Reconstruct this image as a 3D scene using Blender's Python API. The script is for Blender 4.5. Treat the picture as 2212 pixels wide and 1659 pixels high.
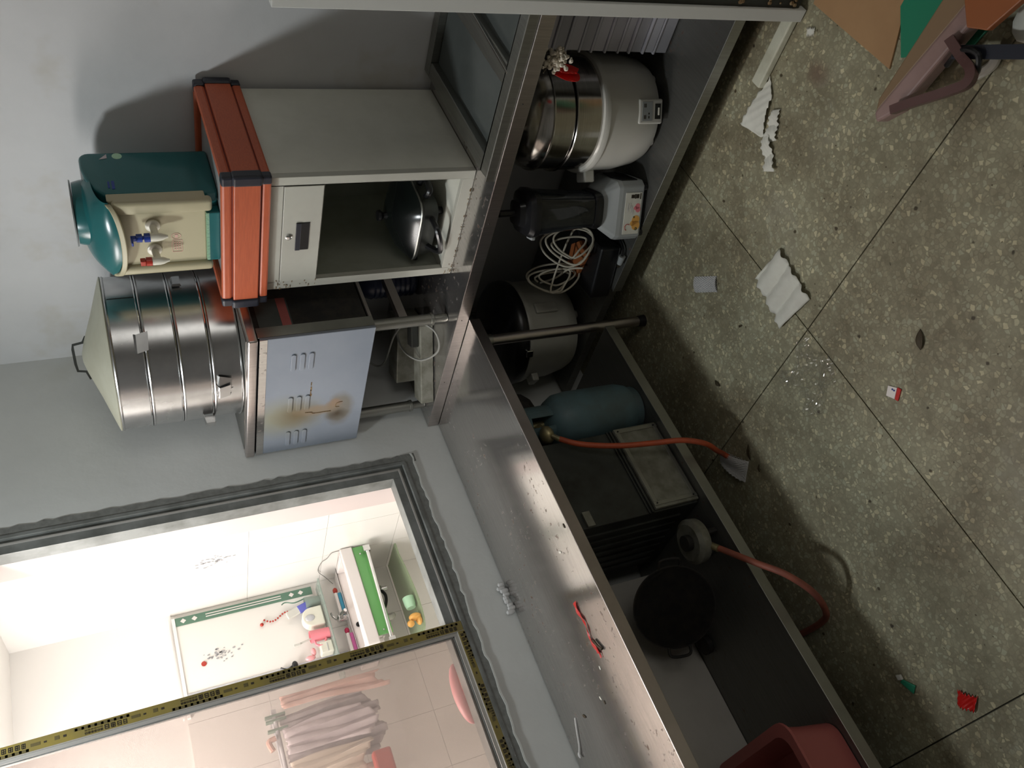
import bpy, bmesh, math, random
from mathutils import Vector, Matrix
random.seed(7)
PI = math.pi
S = bpy.context.scene
COL = S.collection
for o in list(bpy.data.objects): bpy.data.objects.remove(o)

# ------------------------------------------------------------ camera
CAMLOC = Vector((-2.470, -2.708, 1.909))
cd = bpy.data.cameras.new('camera'); cam = bpy.data.objects.new('camera', cd); COL.objects.link(cam)
rx = Vector((-0.36929448, -0.23950917, -0.89791812))
ry = Vector((-0.75429482, 0.64163628, 0.13907631))
rz = Vector((0.54282679, 0.72865509, -0.41761326))
m = Matrix((rx, -ry, -rz)).transposed().to_4x4(); m.translation = CAMLOC
cam.matrix_world = m
cd.sensor_fit = 'HORIZONTAL'; cd.sensor_width = 36.0; cd.lens = 36.0 * 1830 / 2212
cd.clip_start = 0.02; cd.clip_end = 60
S.camera = cam

# ------------------------------------------------------------ world, lights, exposure
w = bpy.data.worlds.new('world'); S.world = w; w.use_nodes = True
w.node_tree.nodes['Background'].inputs[0].default_value = (0.75, 0.85, 1.0, 1)
w.node_tree.nodes['Background'].inputs[1].default_value = 0.05
S.view_settings.view_transform = 'Standard'; S.view_settings.look = 'None'
S.view_settings.exposure = 0.0; S.view_settings.gamma = 1.0; S.view_settings.use_curve_mapping = False

def area(name, loc, target, size, power, color, size_y=None):
    d = bpy.data.lights.new(name, 'AREA'); d.energy = power; d.color = color
    d.size = size
    if size_y: d.shape = 'RECTANGLE'; d.size_y = size_y
    o = bpy.data.objects.new(name, d); COL.objects.link(o); o.location = loc
    o.rotation_euler = (Vector(target) - Vector(loc)).to_track_quat('-Z', 'Y').to_euler()
    return o
# the kitchen light high on the left
area("kitchen_light", (-1.66, -0.47, 2.80), (-1.2, -0.9, 0.9), 0.18, 18.0, (0.92, 0.98, 1.0))
# weak light of the doorway behind the camera
area("doorway_light", (-1.9, -5.05, 1.45), (-1.2, -1.0, 1.0), 1.3, 14.0, (1.0, 0.97, 0.91), 2.0)
# bright washroom beyond the window
area("washroom_light", (-1.75, 0.66, 2.44), (-1.45, 0.66, 1.2), 1.3, 52.0, (1.0, 0.955, 0.92), 0.6)

# ------------------------------------------------------------ materials
def nodes(name):
    m = bpy.data.materials.new(name); m.use_nodes = True
    nt = m.node_tree; return m, nt, nt.nodes['Principled BSDF']
def noise_mix(nt, c1, c2, scale, lo=0.4, hi=0.6, detail=4, kind='noise', vec=None, rough=0.6):
    t = nt.nodes.new('ShaderNodeTexNoise'); t.inputs['Scale'].default_value = scale
    t.inputs['Detail'].default_value = detail; t.inputs['Roughness'].default_value = rough
    if vec: nt.links.new(vec, t.inputs['Vector'])
    r = nt.nodes.new('ShaderNodeValToRGB'); r.color_ramp.elements[0].position = lo; r.color_ramp.elements[1].position = hi
    r.color_ramp.elements[0].color = (*c1, 1); r.color_ramp.elements[1].color = (*c2, 1)
    nt.links.new(t.outputs['Fac'], r.inputs['Fac']); return r.outputs['Color'], t
def coords(nt, scale=None):
    g = nt.nodes.new('ShaderNodeNewGeometry')
    if not scale: return g.outputs['Position']
    mp = nt.nodes.new('ShaderNodeMapping'); mp.inputs['Scale'].default_value = scale
    nt.links.new(g.outputs['Position'], mp.inputs['Vector']); return mp.outputs['Vector']
def mat(name, col, rough=0.5, metal=0.0, col2=None, scale=12, bump=0.0, bscale=60, lo=0.4, hi=0.65, spec=None, stretch=None, alpha=None, trans=None, coat=0, rvar=0):
    m, nt, b = nodes(name)
    b.inputs['Base Color'].default_value = (*col, 1); b.inputs['Roughness'].default_value = rough
    b.inputs['Metallic'].default_value = metal
    v = coords(nt, stretch)
    if col2:
        c, _ = noise_mix(nt, col, col2, scale, lo, hi, vec=v); nt.links.new(c, b.inputs['Base Color'])
    if bump:
        t = nt.nodes.new('ShaderNodeTexNoise'); t.inputs['Scale'].default_value = bscale; t.inputs['Detail'].default_value = 3
        nt.links.new(v, t.inputs['Vector'])
        bp = nt.nodes.new('ShaderNodeBump'); bp.inputs['Strength'].default_value = bump; bp.inputs['Distance'].default_value = 0.002
        nt.links.new(t.outputs['Fac'], bp.inputs['Height']); nt.links.new(bp.outputs['Normal'], b.inputs['Normal'])
    if rvar:
        t = nt.nodes.new('ShaderNodeTexNoise'); t.inputs['Scale'].default_value = 5; t.inputs['Detail'].default_value = 5
        nt.links.new(v, t.inputs['Vector'])
        mr = nt.nodes.new('ShaderNodeMapRange'); mr.inputs['To Min'].default_value = rough - rvar; mr.inputs['To Max'].default_value = rough + rvar
        nt.links.new(t.outputs['Fac'], mr.inputs['Value']); nt.links.new(mr.outputs[0], b.inputs['Roughness'])
    if spec is not None: b.inputs['Specular IOR Level'].default_value = spec
    if alpha is not None: b.inputs['Alpha'].default_value = alpha
    if trans: b.inputs['Transmission Weight'].default_value = trans
    if coat: b.inputs['Coat Weight'].default_value = coat
    return m

def wall_mat(name, base, stain, paint=0.6):
    m, nt, b = nodes(name)
    v = coords(nt)
    c1, _ = noise_mix(nt, base, tuple(x * 0.9 for x in base), 3.0, 0.35, 0.75, 6, vec=v)
    c2, t2 = noise_mix(nt, (0, 0, 0), (1, 1, 1), 1.7, 0.56, 0.74, 5, vec=v)
    mx = nt.nodes.new('ShaderNodeMixRGB'); mx.inputs['Color2'].default_value = (*stain, 1)
    nt.links.new(c1, mx.inputs['Color1']); nt.links.new(c2, mx.inputs['Fac'])
    nt.links.new(mx.outputs[0], b.inputs['Base Color']); b.inputs['Roughness'].default_value = paint
    t = nt.nodes.new('ShaderNodeTexNoise'); t.inputs['Scale'].default_value = 18; t.inputs['Detail'].default_value = 8
    nt.links.new(v, t.inputs['Vector'])
    bp = nt.nodes.new('ShaderNodeBump'); bp.inputs['Strength'].default_value = 0.25; bp.inputs['Distance'].default_value = 0.006
    nt.links.new(t.outputs['Fac'], bp.inputs['Height']); nt.links.new(bp.outputs['Normal'], b.inputs['Normal'])
    return m

def terrazzo():
    m, nt, b = nodes('terrazzo')
    v = coords(nt)
    n0 = nt.nodes.new('ShaderNodeTexNoise'); n0.inputs['Scale'].default_value = 45; n0.inputs['Detail'].default_value = 3; nt.links.new(v, n0.inputs['Vector'])
    mxv = nt.nodes.new('ShaderNodeMixRGB'); mxv.inputs['Fac'].default_value = 0.012
    nt.links.new(v, mxv.inputs['Color1']); nt.links.new(n0.outputs['Color'], mxv.inputs['Color2'])
    vo = nt.nodes.new('ShaderNodeTexVoronoi'); vo.inputs['Scale'].default_value = 78; nt.links.new(mxv.outputs[0], vo.inputs['Vector'])
    ve = nt.nodes.new('ShaderNodeTexVoronoi'); ve.feature = 'DISTANCE_TO_EDGE'; ve.inputs['Scale'].default_value = 78; nt.links.new(mxv.outputs[0], ve.inputs['Vector'])
    sep = nt.nodes.new('ShaderNodeSeparateColor'); nt.links.new(vo.outputs['Color'], sep.inputs[0])
    chip = nt.nodes.new('ShaderNodeValToRGB'); e = chip.color_ramp.elements
    e[0].position = 0.0; e[0].color = (0.25, 0.235, 0.16, 1); e[1].position = 1.0; e[1].color = (0.56, 0.52, 0.36, 1)
    for p, c in ((0.3, (0.30, 0.28, 0.195)), (0.6, (0.345, 0.32, 0.22)), (0.82, (0.38, 0.38, 0.28)), (0.93, (0.47, 0.43, 0.29))): x = e.new(p); x.color = (*c, 1)
    nt.links.new(sep.outputs[0], chip.inputs['Fac'])
    # chips shrink by a random amount inside their cells
    sub = nt.nodes.new('ShaderNodeMath'); sub.operation = 'MULTIPLY_ADD'; sub.inputs[1].default_value = -0.16; nt.links.new(sep.outputs[1], sub.inputs[0]); nt.links.new(ve.outputs['Distance'], sub.inputs[2])
    ring = nt.nodes.new('ShaderNodeMapRange'); ring.inputs['From Min'].default_value = -0.03; ring.inputs['From Max'].default_value = 0.08
    nt.links.new(sub.outputs[0], ring.inputs['Value'])
    mtx = nt.nodes.new('ShaderNodeMixRGB'); mtx.inputs['Color1'].default_value = (0.255, 0.24, 0.165, 1)
    nt.links.new(ring.outputs[0], mtx.inputs['Fac']); nt.links.new(chip.outputs[0], mtx.inputs['Color2'])
    d1, _ = noise_mix(nt, (0.50, 0.42, 0.34), (1.2, 1.2, 1.15), 2.4, 0.33, 0.60, 9, vec=v, rough=0.74)
    mu = nt.nodes.new('ShaderNodeMixRGB'); mu.blend_type = 'MULTIPLY'; mu.inputs['Fac'].default_value = 0.9
    nt.links.new(mtx.outputs[0], mu.inputs['Color1']); nt.links.new(d1, mu.inputs['Color2'])
    d2, _ = noise_mix(nt, (0, 0, 0), (0.6, 0.6, 0.6), 1.25, 0.55, 0.72, 7, vec=v, rough=0.72)
    mp = nt.nodes.new('ShaderNodeMixRGB'); mp.inputs['Color2'].default_value = (0.36, 0.345, 0.29, 1)
    nt.links.new(d2, mp.inputs['Fac']); nt.links.new(mu.outputs[0], mp.inputs['Color1'])
    out = mp.outputs[0]
    for sc, thr, col in ((11, 0.045, (0.22, 0.18, 0.13)), (29, 0.05, (0.35, 0.3, 0.24))):
        vs = nt.nodes.new('ShaderNodeTexVoronoi'); vs.inputs['Scale'].default_value = sc; nt.links.new(mxv.outputs[0], vs.inputs['Vector'])
        sp = nt.nodes.new('ShaderNodeValToRGB'); sp.color_ramp.elements[0].position = thr; sp.color_ramp.elements[1].position = thr + 0.03
        sp.color_ramp.elements[0].color = (*col, 1); sp.color_ramp.elements[1].color = (1, 1, 1, 1)
        nt.links.new(vs.outputs['Distance'], sp.inputs['Fac'])
        m3 = nt.nodes.new('ShaderNodeMixRGB'); m3.blend_type = 'MULTIPLY'; m3.inputs['Fac'].default_value = 1
        nt.links.new(out, m3.inputs['Color1']); nt.links.new(sp.outputs[0], m3.inputs['Color2']); out = m3.outputs[0]
    # one reddish stain
    mpn = nt.nodes.new('ShaderNodeMapping'); mpn.vector_type = 'TEXTURE'; mpn.inputs['Location'].default_value = (-0.80, -1.70, 0); mpn.inputs['Scale'].default_value = (0.045, 0.035, 1)
    nt.links.new(mxv.outputs[0], mpn.inputs['Vector'])
    ln = nt.nodes.new('ShaderNodeVectorMath'); ln.operation = 'LENGTH'; nt.links.new(mpn.outputs[0], ln.inputs[0])
    r = nt.nodes.new('ShaderNodeMapRange'); r.inputs['From Min'].default_value = 0.3; r.inputs['From Max'].default_value = 1.2; r.inputs['To Min'].default_value = 0.6; r.inputs['To Max'].default_value = 0
    nt.links.new(ln.outputs['Value'], r.inputs['Value'])
    m4 = nt.nodes.new('ShaderNodeMixRGB'); m4.inputs['Color2'].default_value = (0.17, 0.10, 0.07, 1); nt.links.new(r.outputs[0], m4.inputs['Fac']); nt.links.new(out, m4.inputs['Color1'])
    nt.links.new(m4.outputs[0], b.inputs['Base Color'])
    b.inputs['Roughness'].default_value = 0.62
    return m

def steel(name, col, rough, scale=(2, 40, 2), spots=0.0, metal=1.0):
    m, nt, b = nodes(name)
    v = coords(nt, scale)
    c, _ = noise_mix(nt, col, tuple(x * 0.82 for x in col), 4, 0.35, 0.7, 5, vec=v)
    out = c
    v2 = coords(nt)
    if spots:
        c3, _ = noise_mix(nt, (0, 0, 0), (1, 1, 1), 48, 0.61, 0.67, 4, vec=v2)
        c4, _ = noise_mix(nt, (0, 0, 0), (1, 1, 1), 3.5, 0.46, 0.56, 2, vec=v2)
        mm = nt.nodes.new('ShaderNodeMixRGB'); mm.blend_type = 'MULTIPLY'; mm.inputs['Fac'].default_value = 1
        nt.links.new(c3, mm.inputs['Color1']); nt.links.new(c4, mm.inputs['Color2'])
        mx = nt.nodes.new('ShaderNodeMixRGB'); mx.inputs['Color2'].default_value = (0.13, 0.09, 0.07, 1)
        nt.links.new(c, mx.inputs['Color1']); nt.links.new(mm.outputs[0], mx.inputs['Fac']); out = mx.outputs[0]
        dirt = nt.nodes.new('ShaderNodeMapRange'); dirt.inputs['To Min'].default_value = metal; dirt.inputs['To Max'].default_value = 0.2
        nt.links.new(mm.outputs[0], dirt.inputs['Value']); nt.links.new(dirt.outputs[0], b.inputs['Metallic'])
    else: b.inputs['Metallic'].default_value = metal
    nt.links.new(out, b.inputs['Base Color'])
    t = nt.nodes.new('ShaderNodeTexNoise'); t.inputs['Scale'].default_value = 3; t.inputs['Detail'].default_value = 6
    nt.links.new(v2, t.inputs['Vector'])
    mr = nt.nodes.new('ShaderNodeMapRange'); mr.inputs['To Min'].default_value = rough * 0.75; mr.inputs['To Max'].default_value = rough * 1.3
    nt.links.new(t.outputs['Fac'], mr.inputs['Value']); nt.links.new(mr.outputs[0], b.inputs['Roughness'])
    return m

M = {}
M['wall'] = wall_mat('wall_paint', (0.66, 0.66, 0.66), (0.50, 0.46, 0.37))
M['wall2'] = wall_mat('wall_paint_window_side', (0.66, 0.67, 0.65), (0.56, 0.56, 0.51))
M['floor'] = terrazzo()
M['joint'] = mat('joint_dirt', (0.05, 0.045, 0.03), 0.9)
M['steel'] = steel('counter_steel', (0.55, 0.53, 0.51), 0.15, spots=1, metal=0.92)
M['steel_lip'] = steel('lip_steel', (0.56, 0.51, 0.49), 0.33)
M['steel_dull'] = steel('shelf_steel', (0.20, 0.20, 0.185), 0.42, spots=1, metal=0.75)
M['steel_pot'] = steel('pot_steel', (0.52, 0.50, 0.47), 0.16, scale=(2, 2, 60))
M['alu'] = steel('steamer_sheet', (0.58, 0.58, 0.58), 0.25, scale=(3, 3, 3))
M['alu_dull'] = steel('frame_steel', (0.36, 0.36, 0.33), 0.42)
M['chrome'] = mat('chrome', (0.7, 0.7, 0.7), 0.12, 1.0)
M['cone'] = mat('aged_lid_metal', (0.52, 0.52, 0.42), 0.5, 0.25, col2=(0.44, 0.43, 0.33), scale=4)
M['cab'] = mat('cabinet_enamel', (0.70, 0.70, 0.62), 0.5, 0, col2=(0.62, 0.62, 0.54), scale=5, bump=0.1)
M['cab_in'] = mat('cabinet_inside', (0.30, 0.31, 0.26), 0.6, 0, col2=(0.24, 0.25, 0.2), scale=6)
M['rust'] = mat('rust_stain', (0.13, 0.07, 0.025), 0.9, 0, col2=(0.3, 0.22, 0.12), scale=60)
M['orange'] = mat('orange_woodgrain', (0.50, 0.105, 0.04), 0.42, 0, col2=(0.42, 0.085, 0.032), scale=14, stretch=(6, 1.2, 22))
M['orange_gap'] = mat('orange_groove', (0.16, 0.02, 0.01), 0.7)
M['navy'] = mat('dark_plastic_corner', (0.018, 0.02, 0.03), 0.35)
M['teal'] = mat('teal_plastic', (0.018, 0.125, 0.13), 0.22, 0, col2=(0.015, 0.11, 0.115), scale=3)
M['cream'] = mat('cream_plastic', (0.43, 0.39, 0.255), 0.4)
M['offwhite'] = mat('offwhite_plastic', (0.70, 0.68, 0.58), 0.35)
M['blue'] = mat('blue_plastic', (0.012, 0.04, 0.25), 0.35)
M['bottle_blue'] = mat('dark_blue_bottle', (0.006, 0.010, 0.032), 0.3)
M['redp'] = mat('red_plastic', (0.40, 0.035, 0.02), 0.35)
M['film'] = None
M['white'] = mat('white_enamel', (0.48, 0.48, 0.42), 0.35, 0, col2=(0.43, 0.42, 0.37), scale=4)
M['whiteg'] = mat('white_gloss_plastic', (0.60, 0.59, 0.54), 0.2)
M['greyp'] = mat('grey_plastic', (0.34, 0.36, 0.36), 0.32)
M['panel_grey'] = mat('tray_panel_grey', (0.095, 0.105, 0.10), 0.6, 0, col2=(0.075, 0.085, 0.08), scale=5, spec=0.25)
M['black'] = mat('black_plastic', (0.010, 0.010, 0.011), 0.3)
M['black_matt'] = mat('black_iron', (0.013, 0.012, 0.011), 0.7, 0, col2=(0.03, 0.024, 0.018), scale=30)
M['dark'] = mat('dark_sheet_metal', (0.06, 0.065, 0.06), 0.45, 0.5, col2=(0.035, 0.035, 0.03), scale=8)
M['jug'] = None
M['cable'] = mat('white_cable', (0.50, 0.46, 0.37), 0.5)
M['cable_grey'] = mat('grey_cable', (0.22, 0.22, 0.2), 0.5)
M['hose'] = mat('orange_hose', (0.50, 0.09, 0.03), 0.5, 0, col2=(0.36, 0.07, 0.03), scale=12)
M['hose2'] = mat('old_hose', (0.34, 0.10, 0.06), 0.6, 0, col2=(0.22, 0.07, 0.05), scale=12)
M['cyl'] = mat('cylinder_paint', (0.085, 0.15, 0.17), 0.5, 0, col2=(0.07, 0.10, 0.10), scale=7)
M['brass'] = mat('brass', (0.42, 0.36, 0.19), 0.4, 0.7, col2=(0.25, 0.22, 0.14), scale=20)
M['plate'] = mat('galvanised_plate', (0.26, 0.26, 0.22), 0.5, 0.4, col2=(0.16, 0.155, 0.12), scale=18)
M['board'] = mat('pale_board', (0.48, 0.46, 0.42), 0.6, 0, col2=(0.42, 0.40, 0.36), scale=4)
M['pink'] = mat('pink_plastic', (0.42, 0.12, 0.11), 0.35)
M['paper'] = mat('tissue_paper', (0.74, 0.74, 0.66), 0.8, 0, col2=(0.68, 0.67, 0.60), scale=20)
M['foam'] = mat('foam_net', (0.62, 0.61, 0.60), 0.7)
M['red'] = mat('red_bag_plastic', (0.55, 0.015, 0.012), 0.3)
M['cotton'] = mat('cotton', (0.72, 0.66, 0.55), 0.95, bump=0.6, bscale=200)
M['leaf'] = mat('dry_leaf', (0.05, 0.035, 0.015), 0.7)
M['card'] = mat('cardboard', (0.42, 0.25, 0.12), 0.75, 0, col2=(0.38, 0.22, 0.105), scale=6)
M['green_board'] = mat('green_board', (0.02, 0.22, 0.12), 0.45)
M['plank'] = mat('plank_top', (0.33, 0.22, 0.20), 0.35, 0, col2=(0.28, 0.18, 0.16), scale=8)
M['plank_edge'] = mat('plank_edge', (0.24, 0.155, 0.085), 0.55)
M['browntube'] = mat('brown_tube', (0.11, 0.055, 0.05), 0.4)
M['orange_brown'] = mat('orange_brown_board', (0.30, 0.095, 0.03), 0.5)
M['stand'] = mat('cream_stand', (0.62, 0.62, 0.50), 0.5, 0, col2=(0.5, 0.49, 0.38), scale=16)
M['stand_post'] = mat('white_post', (0.62, 0.63, 0.60), 0.45)
M['frame_grey'] = mat('window_frame_grey', (0.225, 0.235, 0.225), 0.45, 0.2, col2=(0.12, 0.125, 0.115), scale=7)
M['frame_alu'] = mat('sash_aluminium', (0.52, 0.50, 0.47), 0.35, 0.5)
M['cement'] = mat('rough_cement', (0.20, 0.205, 0.19), 0.9, 0, col2=(0.15, 0.15, 0.14), scale=40, bump=0.6)
M['plaster_white'] = mat('plaster_lip', (0.62, 0.63, 0.6), 0.8)
M['tape'] = mat('yellow_film_tape', (0.24, 0.185, 0.045), 0.4, 0, col2=(0.19, 0.15, 0.05), scale=10)
M['ink'] = mat('tape_print', (0.025, 0.018, 0.01), 0.6)
M['ink_soft'] = mat('tape_print_faint', (0.10, 0.078, 0.025), 0.6)
M['tile'] = mat('wall_tile_white', (0.80, 0.775, 0.73), 0.22)
M['grout'] = mat('grout', (0.55, 0.52, 0.48), 0.8)
M['wr_wall'] = mat('washroom_plaster', (0.85, 0.83, 0.80), 0.7)
M['reveal'] = mat('pinkish_reveal', (0.62, 0.53, 0.50), 0.7)
M['flower'] = mat('tile_flower', (0.33, 0.33, 0.34), 0.3)
M['mottled'] = mat('mottled_grey', (0.42, 0.42, 0.44), 0.3, 0, col2=(0.56, 0.56, 0.57), scale=24)
M['dkgreen'] = mat('green_border_tile', (0.10, 0.20, 0.14), 0.3)
M['green'] = mat('green_glass_panel', (0.13, 0.36, 0.11), 0.2)
M['glass_green'] = mat('green_glass_shelf', (0.33, 0.42, 0.25), 0.12, alpha=0.72)
M['glass_clear'] = mat('clear_glass_shelf', (0.32, 0.40, 0.35), 0.08, alpha=0.55)
M['ceramic'] = mat('sink_ceramic', (0.80, 0.74, 0.71), 0.12)
M['pinkp'] = mat('pink_mug', (0.80, 0.24, 0.28), 0.35)
M['magenta'] = mat('magenta_brush', (0.55, 0.12, 0.33), 0.4)
M['crimson'] = mat('crimson_brush', (0.45, 0.02, 0.08), 0.4)
M['cyan'] = mat('blue_bristles', (0.04, 0.27, 0.42), 0.6)
M['mint'] = mat('mint_cup', (0.42, 0.66, 0.45), 0.4)
M['yellow'] = mat('yellow_toy', (0.80, 0.42, 0.10), 0.5)
M['lilac'] = mat('blue_violet_print', (0.12, 0.13, 0.50), 0.4)
M['towel_grey'] = mat('grey_towel', (0.30, 0.27, 0.28), 0.95, 0, col2=(0.48, 0.44, 0.45), scale=9, bump=0.5)
M['towel_pink'] = mat('salmon_cloth', (0.62, 0.38, 0.31), 0.9, 0, col2=(0.70, 0.48, 0.42), scale=10)
M['towel_lilac'] = mat('pale_cloth', (0.60, 0.54, 0.56), 0.95, 0, col2=(0.5, 0.44, 0.47), scale=14)
M['towel_cream'] = mat('cream_cloth', (0.66, 0.58, 0.48), 0.95)
M['soappink'] = mat('pink_soap_dish', (0.82, 0.36, 0.37), 0.35)

# clear and dusty materials
def glassy(name, tint, haze, hazecol, spec=0.5, rough=0.05):
    m, nt, b = nodes(name); out = nt.nodes['Material Output']
    tr = nt.nodes.new('ShaderNodeBsdfTransparent'); tr.inputs[0].default_value = (*tint, 1)
    df = nt.nodes.new('ShaderNodeBsdfDiffuse'); df.inputs[0].default_value = (*hazecol, 1)
    tl = nt.nodes.new('ShaderNodeBsdfTranslucent'); tl.inputs[0].default_value = (*hazecol, 1)
    gl = nt.nodes.new('ShaderNodeBsdfGlossy'); gl.inputs['Roughness'].default_value = rough
    m1 = nt.nodes.new('ShaderNodeMixShader'); m1.inputs[0].default_value = 0.7
    nt.links.new(df.outputs[0], m1.inputs[1]); nt.links.new(tl.outputs[0], m1.inputs[2])
    m2 = nt.nodes.new('ShaderNodeMixShader')
    v = coords(nt); t = nt.nodes.new('ShaderNodeTexNoise'); t.inputs['Scale'].default_value = 3; t.inputs['Detail'].default_value = 6; nt.links.new(v, t.inputs['Vector'])
    mr = nt.nodes.new('ShaderNodeMapRange'); mr.inputs['To Min'].default_value = haze * 0.8; mr.inputs['To Max'].default_value = haze * 1.2
    nt.links.new(t.outputs['Fac'], mr.inputs['Value']); nt.links.new(mr.outputs[0], m2.inputs[0])
    nt.links.new(tr.outputs[0], m2.inputs[1]); nt.links.new(m1.outputs[0], m2.inputs[2])
    lw = nt.nodes.new('ShaderNodeLayerWeight'); lw.inputs['Blend'].default_value = 0.5
    pw = nt.nodes.new('ShaderNodeMath'); pw.operation = 'POWER'; pw.inputs[1].default_value = 5; nt.links.new(lw.outputs['Facing'], pw.inputs[0])
    fr = nt.nodes.new('ShaderNodeMath'); fr.operation = 'MULTIPLY_ADD'; fr.inputs[1].default_value = 0.8; fr.inputs[2].default_value = 0.04 + spec*0.04; nt.links.new(pw.outputs[0], fr.inputs[0])
    m3 = nt.nodes.new('ShaderNodeMixShader'); nt.links.new(fr.outputs[0], m3.inputs[0])
    nt.links.new(m2.outputs[0], m3.inputs[1]); nt.links.new(gl.outputs[0], m3.inputs[2])
    nt.links.new(m3.outputs[0], out.inputs['Surface']); return m
M['dusty'] = glassy('dusty_window_glass', (0.79, 0.745, 0.72), 0.17, (0.56, 0.51, 0.49))
M['jug'] = glassy('smoky_jug', (0.30, 0.33, 0.36), 0.30, (0.10, 0.11, 0.12))
M['lidglass'] = glassy('glass_pan_lid', (0.55, 0.62, 0.60), 0.15, (0.12, 0.14, 0.14), 0.2, 0.2)
M['wrap'] = glassy('clear_wrap', (0.995, 0.995, 0.99), 0.06, (0.8, 0.8, 0.75), 3.0, 0.06)
M['cleartray2'] = mat('grey_tray_plastic', (0.36, 0.36, 0.39), 0.35)
M['cleartray'] = mat('milky_tray_plastic', (0.44, 0.44, 0.48), 0.3)
_unused = glassy('milky_tray', (0.7, 0.7, 0.74), 0.8, (0.62, 0.62, 0.66))

def film_mat():   # pale blue protective film with a brown scorched patch
    m, nt, b = nodes('blue_film_panel'); v = coords(nt)
    c, _ = noise_mix(nt, (0.235, 0.262, 0.305), (0.205, 0.232, 0.275), 5, 0.3, 0.7, 4, vec=v)
    def blob(cy, cz, ry_, rz_, soft):
        mp = nt.nodes.new('ShaderNodeMapping'); mp.vector_type = 'TEXTURE'
        mp.inputs['Location'].default_value = (-0.6, cy, cz); mp.inputs['Scale'].default_value = (1, ry_, rz_)
        n = nt.nodes.new('ShaderNodeTexNoise'); n.inputs['Scale'].default_value = 25; nt.links.new(v, n.inputs['Vector'])
        mxx = nt.nodes.new('ShaderNodeMixRGB'); mxx.inputs['Fac'].default_value = 0.02; nt.links.new(v, mxx.inputs['Color1']); nt.links.new(n.outputs['Color'], mxx.inputs['Color2'])
        nt.links.new(mxx.outputs[0], mp.inputs['Vector'])
        ln = nt.nodes.new('ShaderNodeVectorMath'); ln.operation = 'LENGTH'; nt.links.new(mp.outputs[0], ln.inputs[0])
        r = nt.nodes.new('ShaderNodeMapRange'); r.inputs['From Min'].default_value = 1 - soft; r.inputs['From Max'].default_value = 1
        r.inputs['To Min'].default_value = 1; r.inputs['To Max'].default_value = 0; nt.links.new(ln.outputs['Value'], r.inputs['Value']); return r.outputs[0]
    out = c
    for cy, cz, a, h, col, s, k in [(-0.20, 1.375, .135, .175, (0.235, 0.225, 0.145), .75, .8), (-0.205, 1.325, .085, .10, (0.14, 0.10, 0.05), .9, .9),
                                 (-0.205, 1.175, .105, .060, (0.17, 0.15, 0.115), .40, .8), (-0.175, 1.18, .045, .045, (0.06, 0.04, 0.02), .9, .9), (-0.24, 1.195, .030, .035, (0.26, 0.17, 0.11), .5, .8), (-0.215, 1.25, .035, .10, (0.24, 0.18, 0.12), .6, .8)]:
        f = blob(cy, cz, a, h, s); mu = nt.nodes.new('ShaderNodeMath'); mu.operation = 'MULTIPLY'; mu.inputs[1].default_value = k; nt.links.new(f, mu.inputs[0])
        mx = nt.nodes.new('ShaderNodeMixRGB'); mx.inputs['Color2'].default_value = (*col, 1)
        nt.links.new(out, mx.inputs['Color1']); nt.links.new(mu.outputs[0], mx.inputs['Fac']); out = mx.outputs[0]
    nt.links.new(out, b.inputs['Base Color']); b.inputs['Roughness'].default_value = 0.35
    return m
M['film'] = film_mat()

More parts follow.
